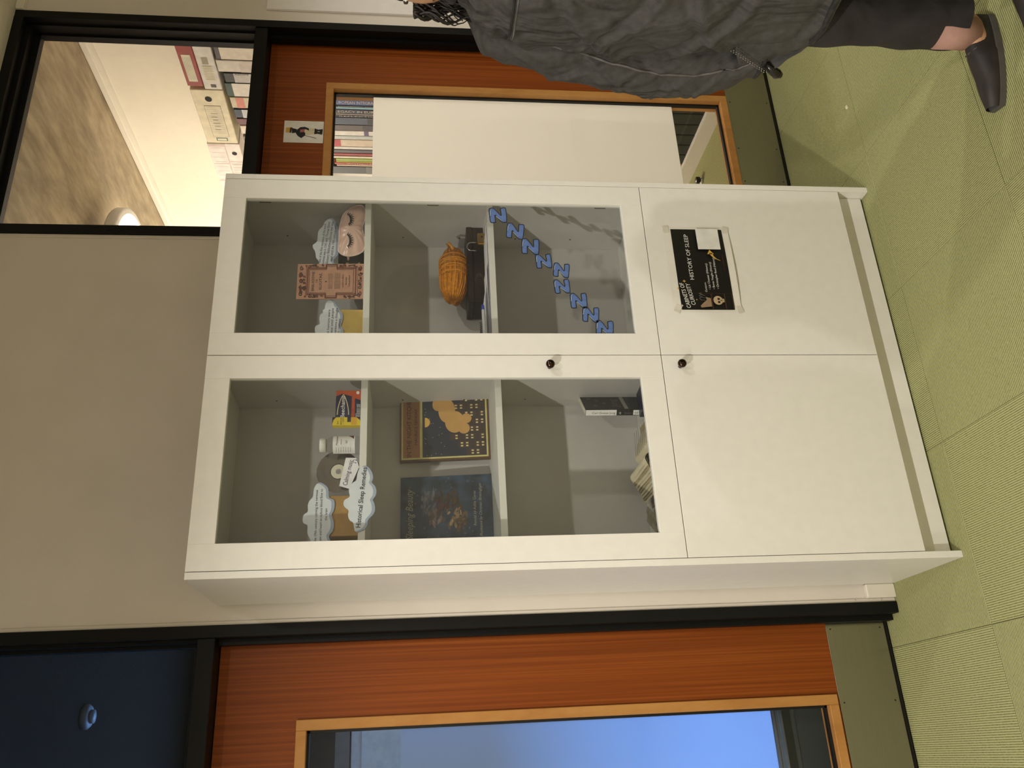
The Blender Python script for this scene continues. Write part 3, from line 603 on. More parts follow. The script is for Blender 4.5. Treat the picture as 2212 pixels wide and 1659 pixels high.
def cloud(label, outline, y, base_z, lines, stand=True, bold=.0):
    cx = sum(p[0] for p in outline)/len(outline); cz = sum(p[1] for p in outline)/len(outline)
    t = thing('cloud_card', label, 'sign', (cx, y, base_z), 0, 'cloud shaped caption cards')
    P = smooth_poly([(a-cx, b-base_z) for a, b in outline], 4); mz = cz-base_z
    MB().prism(P, -.0008, 0, cl_sh).build('card', t)
    MB().prism([(a*.965, mz+(b-mz)*.90+.0045) for a, b in P], -.0012, None, cl_top).build('cloud_face', t)
    L = MB()
    for s, x, z, w, h, r in lines: L.text(s, x-cx, z-base_z, inkb, w=w, h=h, y=-.0018, rot=r, bold=bold)
    L.build('lettering', t)
    if stand: MB().box(-.014, .014, .0, .022, 0, mz, cl_sh, bev=.001).build('stand', t)
    return t
cloud('white cloud card reading Historical Sleep Remedies on the shelf edge', CL_HIST, .0835, 1.560, [('Historical Sleep Remedies', .121, 1.6065, .166, .0125, -.085)], False, .012)
cloud('cloud card about calming the nervous system, behind the kraft block', CL_NERV, .128, 1.6135, [('In the 19th century calming the nervous', .087, 1.7235, .152, .0068, .01), ('system and heart to reduce blood flow to', .086, 1.7105, .156, .0068, .01), ('the brain', .1545, 1.6975, .033, .0068, .02)], False)
cloud('cloud card about night horrors beside the mustard block', CL_NIGHT, .118, 1.6135, [('The night horrors were', .672, 1.7125, .118, .0075, -.02), ('not an issue until people', .670, 1.7025, .125, .0075, -.02), ('having a mentions a thought', .668, 1.692, .128, .0075, -.03), ('the 18th century', .680, 1.6815, .080, .0075, -.03)], False)
cloud('cloud card on the first use of the word insomnia, behind eye mask', CL_WORD, .150, 1.6135, [('one of the first mentions of the word', .972, 1.7495, .142, .0078, -.09), ('insomnia was in 1542 with Thomas Elyots', .962, 1.7395, .160, .0078, -.09), ('Glossary Bibliotheca Eliotae but was', .964, 1.7275, .158, .0078, -.08), ('used until the 19th century sense', .976, 1.7150, .140, .0078, -.08)], True)
kraft = plain('kraft_card', 176, 138, 76, .8, noise=.05); must = plain('mustard_card', 206, 176, 92, .8, noise=.05)
def block(x0, x1, y0, y1, z0, z1, m, label):
    t = thing('card_block', label, 'box', ((x0+x1)/2, y0, z0)); w = (x1-x0)/2
    MB().box(-w, w, 0, y1-y0, 0, z1-z0, m, bev=.0012).build('box_body', t)
    MB().box(-w*.96, w*.96, -.0006, -.0001, (z1-z0)*.80, (z1-z0)*.985, m).build('flap', t)
block(.112, .224, .132, .20, 1.6135, 1.694, kraft, 'brown kraft box propping the cloud card left of the disc')
block(.690, .794, .122, .19, 1.6135, 1.682, must, 'mustard coloured box under the night horrors cloud card')

# ---- medicine on the top left shelf
bx = thing('medicine_box', 'orange and navy tablet box beside the yellow box', 'box', (.4775, .10, 1.6135))
orange = plain('box_orange', 196, 84, 34, .35); navy = plain('box_navy', 18, 26, 66, .35); gold = plain('box_gold', 222, 206, 160, .35); bwhite = plain('box_white', 236, 234, 230, .4)
w2, hB = .0445, .0695
MB().box(-w2, w2, 0, .022, 0, hB, orange, bev=.0008).build('carton', bx)
P = MB(); n_ = -.0004
P.add([(-w2, n_, .0255), (-w2, n_, hB), (.026, n_, hB), (.034, n_, .052), (.026, n_, .0255)], [(4, 3, 2, 1, 0)], navy)
P.add([(-w2, n_, 0), (.014, n_, 0), (.020, n_, .017), (-w2, n_, .017)], [(0, 1, 2, 3)], navy)
for s in (-1, 1):
    pts = [(-.030+.062*k/8, .049+s*.0155*math.cos(k/8*math.pi/2)**.8) for k in range(9)]
    for (a, b), (c, d) in zip(pts, pts[1:]): P.add([(a, n_*2, b-.0012), (c, n_*2, d-.0012), (c, n_*2, d+.0012), (a, n_*2, b+.0012)], [(0, 1, 2, 3)], gold)
P.prism(arc(.037, .009, .005, .0045), n_, None, bwhite); P.build('print', bx)
L = MB(); L.text('Beechams', -.040, .0445, bwhite, w=.066, h=.0115, y=n_*3, shear=.12, bold=.01); L.text('ALL IN ONE', -.041, .0195, navy, w=.030, h=.0040, y=n_*3); L.text('TABLETS', -.042, .0115, bwhite, w=.016, y=n_*3)
for k in range(3): L.text('Multi-symptom relief', -.042, .0085-.0033*k, bwhite, w=.044, y=n_*3)
L.build('lettering', bx)
yb = thing('yellow_medicine_box', 'small yellow and black night remedy box left of the orange box', 'box', (.4265, .094, 1.6135), rz=.10)
yel = plain('box_yellow', 222, 196, 40, .4)
MB().box(-.0125, .0125, 0, .018, 0, .077, yel, bev=.0006).build('carton', yb)
P = MB(); P.add([(-.0125+.0, -.0004, .077), (.0125, -.0004, .077), (.0125, -.0004, .066), (.004, -.0004, .0735), (-.004, -.0004, .0755)][::-1], [(0, 1, 2, 3, 4)], inkb); P.rect(-.003, .0122, .026, .036, -.0004, inkb); P.add([(.0124, -.0004, 0), (.0124, -.0004, .012), (.004, -.0004, .002), (-.002, -.0004, 0)][::-1], [(0, 1, 2, 3)], inkb); P.rect(-.0118, .0118, .010, .025, -.0003, plain('box_amber', 216, 164, 40, .4)); P.build('print', yb)
L = MB(); L.text('RESCUE', -.0118, .051, inkb, w=.021, h=.0036, y=-.0009); L.text('NIGHT', -.003, .0455, inkb, w=.013, h=.003, y=-.0009); L.text('Bach', -.010, .060, pbr, w=.010, h=.004, y=-.0009, shear=.3); L.build('lettering', yb)
bt = thing('pill_bottle', 'clear pill bottle with a white cap and white label', 'bottle', (.366, .124, 1.6135))
bplast = glass('bottle_plastic', (.93, .93, .92, 1), 1.4)
MB().lathe([(.0, .001), (.024, .001), (.0255, .004), (.0255, .076), (.023, .084), (.017, .090), (.0165, .094)], bplast, 32, cap=False).build('bottle_body', bt)
MB().lathe([(.0, .111), (.0185, .111), (.0198, .109), (.0198, .094), (.0, .094)], bwhite, 32, cap=False).build('cap', bt)
def lab(u, v): a = math.pi*(1.04+.92*u); return (.0258*math.cos(a), .0258*math.sin(a), .014+.060*v)
MB().grid(lab, 28, 2, plain('bottle_label', 226, 224, 222, .5)).build('label_wrap', bt)
def wrapM(P, s, a0, z, h, m, rad=.0262):
    vs, fs, bw, bh = glyphs(s); k = h/.7
    P.add([(rad*math.cos(a0+x*k/rad), rad*math.sin(a0+x*k/rad), z+y*k) for x, y in vs], fs, m)
P = MB(); wrapM(P, 'Melatonin', math.pi*1.40, .060, .0055, plain('label_wine', 92, 36, 40, .6)); wrapM(P, 'Gummies', math.pi*1.42, .050, .0030, inkb); wrapM(P, '60', math.pi*1.46, .034, .006, inkb)
for k in range(7): wrapM(P, 'supplement facts', math.pi*1.12, .064-.0065*k, .0018, inkb)
P.grid(lambda u, v: (.0261*math.cos(math.pi*(1.62+.3*u)), .0261*math.sin(math.pi*(1.62+.3*u)), .017+.022*v*u), 8, 2, plain('label_wine', 92, 36, 40, .6)); P.build('lettering', bt)

cdp = thing('compact_disc', 'silver compact disc standing on edge beside the pill bottle', 'disc', (.297, .142, 1.6135), rx=-.06)
cdm = mat('disc_silver', S(150, 146, 142), .18, metal=1.0, noise=.02); clr = plain('disc_hub_clear', 214, 208, 188, .3)
def ring(P, r0, r1, y, m, n=48, cz=.0605):
    vs = [(r*math.cos(2*math.pi*i/n), y, cz+r*math.sin(2*math.pi*i/n)) for r in (r0, r1) for i in range(n)]
    P.add(vs, [(i, (i+1) % n, n+(i+1) % n, n+i) for i in range(n)], m)
P = MB(); ring(P, .022, .060, 0, cdm); ring(P, .022, .060, .0012, cdm)
n = 48; vs = [(.060*math.cos(2*math.pi*i/n), y, .0605+.060*math.sin(2*math.pi*i/n)) for y in (0, .0012) for i in range(n)]; P.add(vs, [(i, n+i, n+(i+1) % n, (i+1) % n) for i in range(n)], cdm); P.build('disc', cdp)
P = MB(); ring(P, .0075, .0205, -.0002, clr); P.build('hub', cdp); P = MB(); ring(P, .0205, .0225, -.0003, gask); P.build('hub_ring', cdp)
cc = thing('handwritten_card', 'small white handwritten card in front of the disc', 'card', (.289, .131, 1.6135))
P = MB(); P.prism([(-.047, .028), (-.038, .0555), (.043, .040), (.042, .012), (.015, .003)], -.0006, 0, plain('note_paper', 236, 234, 236, .7)); P.build('card', cc)
L = MB(); bi = plain('blue_black_ink', 26, 28, 74, .7); L.text('Calming music', -.038, .0345, bi, w=.074, h=.0125, y=-.0012, rot=-.20, shear=.05); 
L.tube([(.028, -.0012, .0125), (.0285, -.0012, .0195), (.0365, -.0012, .0180), (.036, -.0012, .0115)], .0006, bi, 5); L.prism(arc(.0270, .0122, .0016, .0012, 0, 360, 10), -.0012, None, bi); L.prism(arc(.0348, .0112, .0016, .0012, 0, 360, 10), -.0012, None, bi); L.build('lettering', cc)

# ---- top right shelf
bi_ = thing('picture_card', 'tall pinkish brown card printed with an ornate framed title page', 'card', (.879, .099, 1.6135), rx=-.03)
pk = plain('page_pink', 190, 142, 116, .65, noise=.05, nscale=50); pkd = plain('page_brown', 122, 62, 38, .65); pkm = plain('page_umber', 84, 50, 34, .65)
wB, hb = .0605, .197
MB().box(-wB, wB, 0, .004, 0, hb, pk, bev=.0006).build('board', bi_)
P = MB()
def outline_band(P, pts, w, y, m):
    n = len(pts)
    for i in range(n):
        (a, b), (c, d) = pts[i], pts[(i+1) % n]
        L_ = math.hypot(c-a, d-b); ux, uz = (c-a)/L_, (d-b)/L_; nx, nz = -uz*w/2, ux*w/2; a -= ux*w/2; b -= uz*w/2; c += ux*w/2; d += uz*w/2
        P.add([(a+nx, y, b+nz), (a-nx, y, b-nz), (c-nx, y, d-nz), (c+nx, y, d+nz)], [(0, 1, 2, 3)], m)
for s, m, w in ((1.0, pkd, .004), (.90, pkm, .0014), (1.09, pkm, .0012)):
    k = .044*s; e = .056*s if s < 1.05 else .0585; ztop = .118+.048*s; zbot = .092-.068*s
    outline_band(P, [(-k, zbot), (k, zbot), (k, .080), (e, .080), (e, .112), (k, .112), (k, ztop), (-k, ztop), (-k, .112), (-e, .112), (-e, .080), (-k, .080)], w, -.0005-.0002*s, m)
for sx in (-1, 1):
    for z0 in (.020, .135):
        sp_ = [(sx*(.053-.004*math.cos(t*.55)*(1-t/14)), -.0009, z0+.028*t/12+.006*math.sin(t*.9)) for t in range(13)]
        P.tube(sp_, .0016, pkm, 5); P.prism(arc(sx*.0525, z0+.036, .0035, .0035, 0, 360, 12), -.0010, None, pkd)
for k in range(5):
    for z0, s in ((.184, 1), (.012, -1)):
        P.tube([(-.044+.022*k+.008*math.cos(t*.8)*(1-t/12), -.0009, z0+s*.006*math.sin(t*.8)*(1-t/12)) for t in range(10)], .0013, pkm, 5)
random.seed(4)
for k in range(34):
    if k < 20: x0, z0 = random.uniform(-.055, .055), random.choice((random.uniform(.172, .190), random.uniform(.006, .018)))
    else: x0, z0 = random.choice((-1, 1))*random.uniform(.049, .056), random.choice((random.uniform(.03, .072), random.uniform(.122, .165)))
    r0 = random.uniform(.003, .0062); a0 = random.random()*6; P.tube([(x0+r0*(1-t/16)*math.cos(a0+t*.6), -.0011, z0+r0*(1-t/16)*math.sin(a0+t*.6)) for t in range(13)], .0011, pkm if k % 3 else pkd, 5)
P.build('border_print', bi_)
L = MB(); bl = plain('page_ink', 54, 34, 30, .7)
L.text('BIBLIOTHE', 0, .146, bl, w=.066, h=.0075, y=-.001, align='CENTER'); L.text('CA', 0, .136, bl, h=.006, y=-.001, align='CENTER'); L.text('ELIOTAE.', 0, .124, bl, w=.058, h=.0075, y=-.001, align='CENTER')
for k in range(5): L.text('Dictionarium recens omnium vocum', 0, .1035-.0028*k, bl, w=.052, h=.0019, y=-.001, align='CENTER')
for k in range(6): L.text('quibus latina lingua constat auctum', 0, .0845-.0030*k, bl, w=.056, h=.0020, y=-.001, align='CENTER')
L.text('Londini in officina', 0, .060, bl, w=.044, y=-.001, align='CENTER'); L.text('Bertheleti', 0, .050, bl, w=.026, y=-.001, align='CENTER'); L.text('Cum privilegio', 0, .041, bl, w=.040, y=-.001, align='CENTER'); L.prism(arc(-.002, .1115, .0022, .003, 0, 360, 8), -.001, None, bl); L.build('lettering', bi_)

MASK = [(1.159, 1.636), (1.154, 1.624), (1.137, 1.617), (1.106, 1.618), (1.083, 1.624), (1.069, 1.625), (1.05, 1.621), (1.027, 1.618), (0.995, 1.618), (0.977, 1.634), (0.969, 1.66), (0.972, 1.68), (0.983, 1.693), (0.994, 1.696), (1.026, 1.695), (1.044, 1.695), (1.068, 1.695), (1.094, 1.691), (1.119, 1.685), (1.138, 1.673), (1.152, 1.655)]
mk = thing('eye_mask', 'pink satin sleep mask with black printed lashes', 'eye mask', (1.062, .108, 1.6135))
satin = mat('pink_satin', S(226, 190, 176), .28, spec=.6, noise=.03, bump=.25, bscale=60)
MP = smooth_poly([((a-1.062)*.985, b-1.6135-.003) for a, b in MASK], 4); mzc = .042
def mdome(sign, pts):
    n = len(pts); rings = 7; V = []; F = []
    for j in range(rings+1):
        s = 1-j/rings
        for i, (a, b) in enumerate(pts):
            fold = .0030*math.sin(i*1.15+j)*(s**2)*(j > 0)
            V.append((a*s+(.0 if j < rings else 0), sign*(.001+.017*math.sqrt(max(0, 1-s*s)))+fold+.004*max(0, a)*0, mzc+(b-mzc)*s))
    for j in range(rings):
        for i in range(n):
            q = (j*n+i, j*n+(i+1) % n, (j+1)*n+(i+1) % n, (j+1)*n+i); F.append(q if sign < 0 else q[::-1])
    return V, F
P = MB(); V, F = mdome(-1, MP); P.add(V, F, satin, True); V, F = mdome(.55, MP); P.add(V, F, satin, True); P.build('mask_pad', mk)
MB().tube([(a, -.001, b) for a, b in MP], .0019, plain('satin_piping', 232, 206, 194, .35), 6, closed=True).build('piping', mk)
lashk = plain('lash_black', 12, 11, 12, .6)
def lash(cx, cz, ang):
    P = MB(); pts = []
    def yy(x, z):
        dx, dz = x/.098, (z-mzc)/.042; s = min(1, math.sqrt(dx*dx+dz*dz)); return -(.001+.017*math.sqrt(max(0, 1-s*s)))-.0028
    ca, sa = math.cos(ang), math.sin(ang)
    def W(a, b): x = cx+a*ca-b*sa; z = cz+a*sa+b*ca; return (x, yy(x, z), z)
    P.tube([W(.019*math.cos(t), -.011*math.sin(t)+.004) for t in [math.pi*(.06+.88*k/12) for k in range(13)]], [.0008+.0020*math.sin(math.pi*k/12) for k in range(13)], lashk, 6)
    for k in range(9):
        t = math.pi*(.08+.84*k/8); x, z = .019*math.cos(t), -.011*math.sin(t)+.004; l = .011
        P.tube([W(x, z), W(x+.004*math.cos(t), z-l*.55*max(.35, math.sin(t))), W(x+.0085*math.cos(t), z-l*max(.35, math.sin(t)))], [.0016, .0013, .0005], lashk, 5)
    P.build('lash_print', mk)
lash(-.046, .050, .05); lash(.030, .050, .12)
MB().tube([(-.088, .006, .05), (-.094, .018, .05), (-.05, .030, .045), (.05, .030, .045), (.088, .018, .045), (.089, .006, .045)], .003, satin, 6).build('strap', mk)
bk2 = thing('dark_box', 'low dark box with tan marks behind the eye mask', 'box', (1.035, .20, 1.6135))
MB().box(-.055, .06, 0, .09, 0, .088, plain('dark_card', 40, 32, 24, .6), bev=.001).build('box_body', bk2)
P = MB(); tan = plain('tan_print', 196, 178, 110, .6); P.rect(-.045, -.030, .055, .064, -.0005, tan); P.add([(-.045, -.0005, .020), (-.028, -.0005, .020), (-.0365, -.0005, .032)], [(0, 1, 2)], tan); P.build('print', bk2)

# ---- middle left shelf: two picture books (cover art only suggested by plain shapes)
def front_book(name, label, x0, x1, z0, h, y, th, m, tilt, cat='book'):
    t = thing(name, label, cat, ((x0+x1)/2, y, z0), 0, None, rx=tilt); w = (x1-x0)/2
    MB().box(-w, w, 0, .0022, 0, h, m, bev=.0006).box(-w, w, th-.0022, th, 0, h, m, bev=.0006).box(-w, -w+.0022, .0022, th-.0022, 0, h, m).build('cover', t)
    MB().box(-w+.003, w-.003, .0023, th-.0023, .003, h-.003, plain('page_block', 228, 220, 200, .8)).build('pages', t)
    return t, w
sbm = mat('cover_dusk_blue', S(46, 66, 84), .35, noise=.35, nscale=28)
t, w = front_book('picture_book', 'dark blue picture book with a pale italic title, middle left shelf', .139, .333, 1.2355, .272, .300, .010, sbm, -.10)
P = MB()
random.seed(11)
ART = ((-.030, .118, .030, .040, (150, 124, 86)), (-.046, .092, .030, .026, (104, 82, 50)), (.004, .150, .040, .034, (70, 34, 28)), (.018, .118, .034, .030, (74, 54, 32)), (-.030, .168, .026, .024, (112, 92, 82)), (.020, .186, .034, .026, (92, 92, 100)))
for q in range(150):
    cx, cz, rx, rz, rgb = ART[q % 6]; a = random.random()*6.28; rr = random.random()**.6; x, z = cx+rx*rr*math.cos(a), cz+rz*rr*math.sin(a)
    l, w3, th_ = random.uniform(.006, .017), random.uniform(.0018, .0042), random.uniform(-.9, .3); dx, dz = math.cos(th_), math.sin(th_); k_ = random.randint(0, 2)
    c = tuple(int(v_*(.78, 1.0, 1.15)[k_]) for v_ in rgb)
    P.prism([(x+dx*l*math.cos(b)-dz*w3*math.sin(b), z+dz*l*math.cos(b)+dx*w3*math.sin(b)) for b in [n_i*math.pi/4 for n_i in range(8)]], -.0004-.000003*q, None, plain('art_%d_%d_%d' % c, *c, .45, noise=.2, nscale=60))
random.seed(3)
for k in range(90):
    x, z = random.uniform(-.09, .09), random.uniform(.02, .25)
    if abs(x) < .055 and .06 < z < .22: continue
    P.prism(arc(x, z, random.uniform(.0015, .0045), random.uniform(.0015, .004), 0, 360, 7), -.0003, None, plain('art_petal_%d' % (k % 3), *((80, 104, 122), (94, 92, 116), (40, 58, 66))[k % 3], .5))
P.build('cover_art', t)
L = MB(); sil = plain('title_silver', 178, 176, 160, .4); L.text('Sleeping Beauty', -.094, .236, sil, w=.150, h=.021, y=-.0014, shear=.28); L.text('Retold by Ad\u00e8le Geras', -.060, .049, sil, w=.105, h=.0085, y=-.0014, shear=.28); L.text('Illustrated by Christian Birmingham', -.092, .032, sil, w=.160, h=.0085, y=-.0014, shear=.28); L.build('lettering', t)
nkm = plain('cover_brown', 96, 68, 44, .45, noise=.1)
t, w = front_book('picture_book', 'brown picture book with yellow borders and a night city cover', .382, .606, 1.2355, .275, .298, .016, nkm, -.10)
P = MB(); yl = plain('border_yellow', 214, 204, 130, .5); nb = plain('night_blue', 42, 48, 62, .5); cit = plain('city_brown', 72, 58, 48, .5); tanb = plain('dough_tan', 206, 160, 92, .5); W_ = w-.006
P.rect(-W_, W_, .006, .270, -.0003, yl); P.rect(-W_+.005, W_-.005, .011, .206, -.0006, nb); P.rect(-W_+.005, W_-.005, .214, .265, -.0006, plain('title_band', 168, 118, 70, .5))
for k in range(8):
    x0 = -W_+.006+k*.0248; hgt = (.060, .085, .11, .07, .055, .09, .12, .075)[k]; P.rect(x0, x0+.0225, .012, .012+hgt, -.0008, cit)
    for r_ in range(int(hgt/.016)):
        for c_ in (0.004, .013): P.rect(x0+c_, x0+c_+.0045, .018+.016*r_, .025+.016*r_, -.001, plain('lit_window', 226, 206, 150, .5) if (k+r_) % 3 else plain('unlit_window', 54, 44, 40, .5))
random.seed(5)
for k in range(26): x, z = random.uniform(-W_+.01, W_-.01), random.uniform(.135, .2); P.prism(arc(x, z, .0011, .0011, 0, 360, 6), -.0009, None, yl)
P.prism(arc(.012, .198, .016, .016, 180, 360, 14), -.0010, None, plain('moon', 226, 180, 84, .5))
for cx, cz, rx, rz in ((.048, .130, .040, .026), (.010, .106, .036, .030), (.070, .158, .022, .016), (-.012, .078, .018, .018), (.020, .070, .016, .016)): P.prism(arc(cx, cz, rx, rz, 0, 360, 24), -.0012-.00005*len(P.v)/100, None, tanb)
P.build('cover_art', t)
L = MB(); ttl = plain('title_brown_red', 84, 30, 16, .5); L.text('IN THE NIGHT KITCHEN', 0, .240, ttl, w=.196, h=.0135, y=-.0024, align='CENTER'); L.text('MAURICE SENDAK', .0, .221, ttl, w=.120, h=.0085, y=-.0024, align='CENTER'); L.build('lettering', t)

# ---- middle right shelf
wbx = thing('wooden_box', 'dark carved wooden box under the mustard yarn', 'box', (1.026, .235, 1.2355))
dw = wood('dark_walnut', S(26, 20, 14), S(40, 30, 22), S(56, 42, 30), (6, 40, 40), .4)
MB().box(-.142, .142, 0, .115, 0, .036, dw, bev=.0015).build('box_body', wbx); MB().box(-.144, .144, -.002, .117, .0365, .056, dw, bev=.0025).build('lid', wbx)
P = MB()
for k in range(5): P.tube([(-.06+.006*k+(.016-.003*k)*math.cos(a), -.0015, .018+(.014-.0025*k)*math.sin(a)) for a in [q*math.pi/10 for q in range(21)]], .0007, plain('carving', 70, 54, 40, .5), 4)
P.build('carving', wbx)
yn = thing('yarn_skein', 'mustard orange skein of yarn on the dark wooden box', 'yarn', (.998, .262, 1.2918))
ym = mat('mustard_yarn', S(206, 132, 24), .9, noise=.14, nscale=120, bump=.8, bscale=420); ym2 = mat('mustard_yarn_light', S(222, 150, 40), .9, noise=.12, nscale=160, bump=.8, bscale=500)
def sk(u, v):
    a = 2*math.pi*u; x = -.105+.21*v; q = max(0.0, 1-abs(2*v-1)**2.6)**.5; r = .0435*q*(1+.03*math.sin(a*17+v*5)); return (x+.006*math.sin(a*3)*(1-q), r*1.05*math.cos(a), .0435+r*math.sin(a))
MB().grid(sk, 48, 30, ym, closeu=True).build('core', yn)
P = MB(); random.seed(9)
for k in range(26):
    a0 = 2*math.pi*k/26+random.uniform(-.08, .08); P.tube([tuple(Vector(sk((a0/(2*math.pi)+.05*math.sin(v*3)) % 1, v))*1.0+Vector((0, .0012*math.cos(a0), .0012*math.sin(a0)))) for v in [.02+.96*i/18 for i in range(19)]], .0021, ym if k % 3 else ym2, 5)
P.build('long_strands', yn)
P = MB()
for k in range(15):
    x = -.006+.0042*k; tilt = .010*math.sin(k*1.3); P.tube([(x+tilt*math.cos(a), .0480*math.cos(a), .0435+.0462*math.sin(a)) for a in [2*math.pi*i/28 for i in range(28)]], .0022, ym2 if k % 4 == 0 else ym, 5, closed=True)
P.build('wrap_strands', yn)
MB().tube([(.100, 0, .05), (.108, -.02, .062), (.098, -.04, .058), (.082, -.047, .050), (.070, -.048, .046)], .0048, ym2, 8).build('loose_end', yn)
pdl = thing('padlock', 'open brass padlock in front of the dark wooden box', 'padlock', (1.088, .178, 1.2355))
brass = mat('brass', S(186, 150, 84), .32, metal=1.0, noise=.06); chrome = plain('shackle_steel', 190, 188, 182, .22, metal=1.0)
MB().box(-.021, .021, 0, .014, 0, .024, brass, bev=.0022).build('lock_body', pdl); MB().lathe([(.0035, 0), (.0035, .001), (.002, .0014)], holeb, 12, Matrix.Translation((.006, 0, .010)) @ Matrix.Rotation(math.pi/2, 4, 'X')).build('keyhole', pdl)
MB().tube([(-.012, .007, .024), (-.012, .007, .046)]+[(-.027+.015*math.cos(a), .007, .046+.012*math.sin(a)) for a in [q*math.pi/8 for q in range(1, 8)]]+[(-.042, .007, .046), (-.042, .007, .030)], .0021, chrome, 8).build('shackle', pdl)
pst = thing('paper_stack', 'loose stack of white papers at the front of the middle shelf', 'papers', (.89, .087, 1.2355))
pw2 = plain('paper_white', 236, 234, 238, .75, noise=.01)
for k, (x0, x1, z, y0, rz) in enumerate(((-.25, .20, .0, 0, 0), (-.24, .19, .003, .004, .01), (-.24, .05, .0065, .002, -.012), (-.235, -.02, .010, .006, .02), (-.23, -.045, .0135, .004, .0))):
    MB().grid(lambda u, v, k=k: (x0+(x1-x0)*u, y0+.10*v, z+.0008*math.sin(u*5+k)+.0015*(1-u)), 12, 4, pw2, Matrix.Rotation(rz, 4, 'Z')).box(x0, x1, y0+.004, y0+.095, z-.0004, z+.0004, pw2).build('sheet', pst)
pn = thing('pen', 'white ballpoint pen with blue ends on the papers', 'pen', (.742, .105, 1.2580))
MB().tube([(-.062, 0, 0), (.050, .012, -.001)], .0042, plain('pen_white', 232, 230, 228, .3), 10).build('barrel', pn); pb = plain('pen_blue', 20, 52, 150, .3)
MB().tube([(.050, .012, -.001), (.066, .0137, -.001), (.070, .0141, -.001)], [.0046, .0046, .002], pb, 10).build('cap', pn); MB().tube([(-.062, 0, 0), (-.082, -.002, 0)], [.0046, .0034], pb, 10).build('end_plug', pn); MB().box(-.05, .012, -.0008, .0008, .0040, .0046, inkb, Matrix.Rotation(.107, 4, 'Z')).build('print_line', pn)
nbk = thing('spiral_notebook', 'spiral bound notebook lying behind the pen', 'notebook', (.735, .205, 1.2355))
MB().box(-.065, .065, 0, .10, 0, .019, plain('notebook_grey', 120, 116, 120, .6), bev=.001).build('cover', nbk)
P = MB()
for k in range(16): P.tube([(-.062+.008*k, -.002+.006*math.cos(a), .0175+.0075*math.sin(a)) for a in [2*math.pi*i/10 for i in range(10)]], .0009, inkb, 4, closed=True)
P.build('spiral_wire', nbk)

# ---- bottom left compartment
jb = thing('paperback', 'black and white paperback standing with its spine forward, lower left shelf', 'book', (.490, .232, .7505), rz=math.radians(-45))
MB().box(0, .020, 0, .118, 0, .196, plain('jung_black', 20, 20, 20, .4), bev=.0008).build('cover', jb); MB().box(.002, .018, .003, .1185, .002, .1965, plain('page_block', 228, 220, 200, .8)).build('pages', jb)
Mz = Matrix(((0, 0, -1, 0), (0, 1, 0, -.0005), (-1, 0, 0, 0), (0, 0, 0, 1)))
P = MB(); P.rect(.001, .019, .100, .1955, -.0004, bwhite); P.rect(.002, .018, .026, .048, -.0004, bwhite); P.build('spine_print', jb)
Ms = Matrix(((0, 0, 1, .0), (0, 1, 0, -.0008), (-1, 0, 0, 0), (0, 0, 0, 1)))
L = MB()
def down(s, z, h, w, m): 
    vs, fs, bw, bh = glyphs(s); k = w/bw; kz = h/.7
    L.add([(.006+b*kz, -.0008, z-a*k) for a, b in vs], fs, m)
down('Carl Gustav Jung', .176, .0065, .072, inkb); down('Q', .092, .006, .006, bwhite); down('Stevens', .076, .005, .024, ink); down('S€', .043, .006, .012, inkb); 
def side(s, y, z, w, h, m):
    vs, fs, bw, bh = glyphs(s); k = w/bw; L.add([(.0205, y+a*k, z+b*h/.7) for a, b in vs], fs, m)
side('Jung', .02, .09, .06, .022, ink); L.build('lettering', jb)
P = MB()
for yy_, zz_ in ((.03, .16), (.07, .15), (.05, .13), (.085, .172)): P.add([(.0205, yy_+.009*math.cos(a), zz_+.006*math.sin(a)) for a in [2*math.pi*i/12 for i in range(12)]], [list(range(12))], plain('jung_grey', 96, 94, 90, .6))
P.add([(.0207, .004, .074), (.0207, .114, .074), (.0207, .114, .062), (.0207, .004, .062)], [(0, 1, 2, 3)], plain('jung_band', 170, 166, 154, .6)); P.build('cover_print', jb)
nv = thing('navy_book', 'navy book lying flat at the front under the black paperback', 'book', (.545, .145, .7505), rz=.10)
MB().box(-.056, .024, 0, .085, 0, .030, plain('navy_cover', 24, 22, 52, .4), bev=.001).build('cover', nv)
MB().box(-.054, .0245, .003, .0855, .004, .026, plain('page_block', 228, 220, 200, .8)).build('pages', nv)
L = MB(); L.text('Understanding', -.053, .015, bwhite, w=.072, h=.0065, y=-.0006, bold=.01); L.text('DREAMS', -.052, .005, bwhite, w=.060, h=.0065, y=-.0006, bold=.01); L.build('lettering', nv)
ob = thing('open_book', 'open cream-paged book lying with fanned pages, lower left shelf', 'book', (.345, .10, .7505), rz=.0)
pg = plain('old_page', 222, 210, 178, .8, noise=.03); pge = plain('old_page_edge', 178, 160, 120, .85, noise=.2, nscale=300)
MB().box(-.13, .13, .0, .20, 0, .003, plain('old_cover', 150, 120, 80, .7), bev=.001).build('cover', ob)
MB().grid(lambda u, v: (.002+.126*u, .004+.19*v, .005+.036*math.sin(math.pi*min(1, u*1.0)**.5)*(1-.25*u)), 20, 3, pg).box(.01, .125, .006, .19, .0035, .014, pge).build('page_block_right', ob)
P = MB()
for k in range(10):
    f = k/9; top = .056-.038*f; reach = .045+.070*f
    P.grid(lambda u, v: (-.002-reach*u, .006+.186*v+.002*k*.2, .006+top*math.sin(math.pi*.62*u**.75)+.0012*math.sin(v*6+k)), 16, 4, pge if k in (2, 5, 8) else pg)
P.build('fanned_pages', ob)
P = MB()
for k in range(7): P.add([(.02, .03+.022*k, .0445-.0), (.10, .03+.022*k, .0405), (.10, .034+.022*k, .0405), (.02, .034+.022*k, .0445)], [(0, 1, 2, 3)], ink)
P.build('print_lines', ob)
bn = thing('folded_leaflet', 'small grey folded paper slip lying at the lower left', 'paper', (.165, .262, .7512), rz=.75)
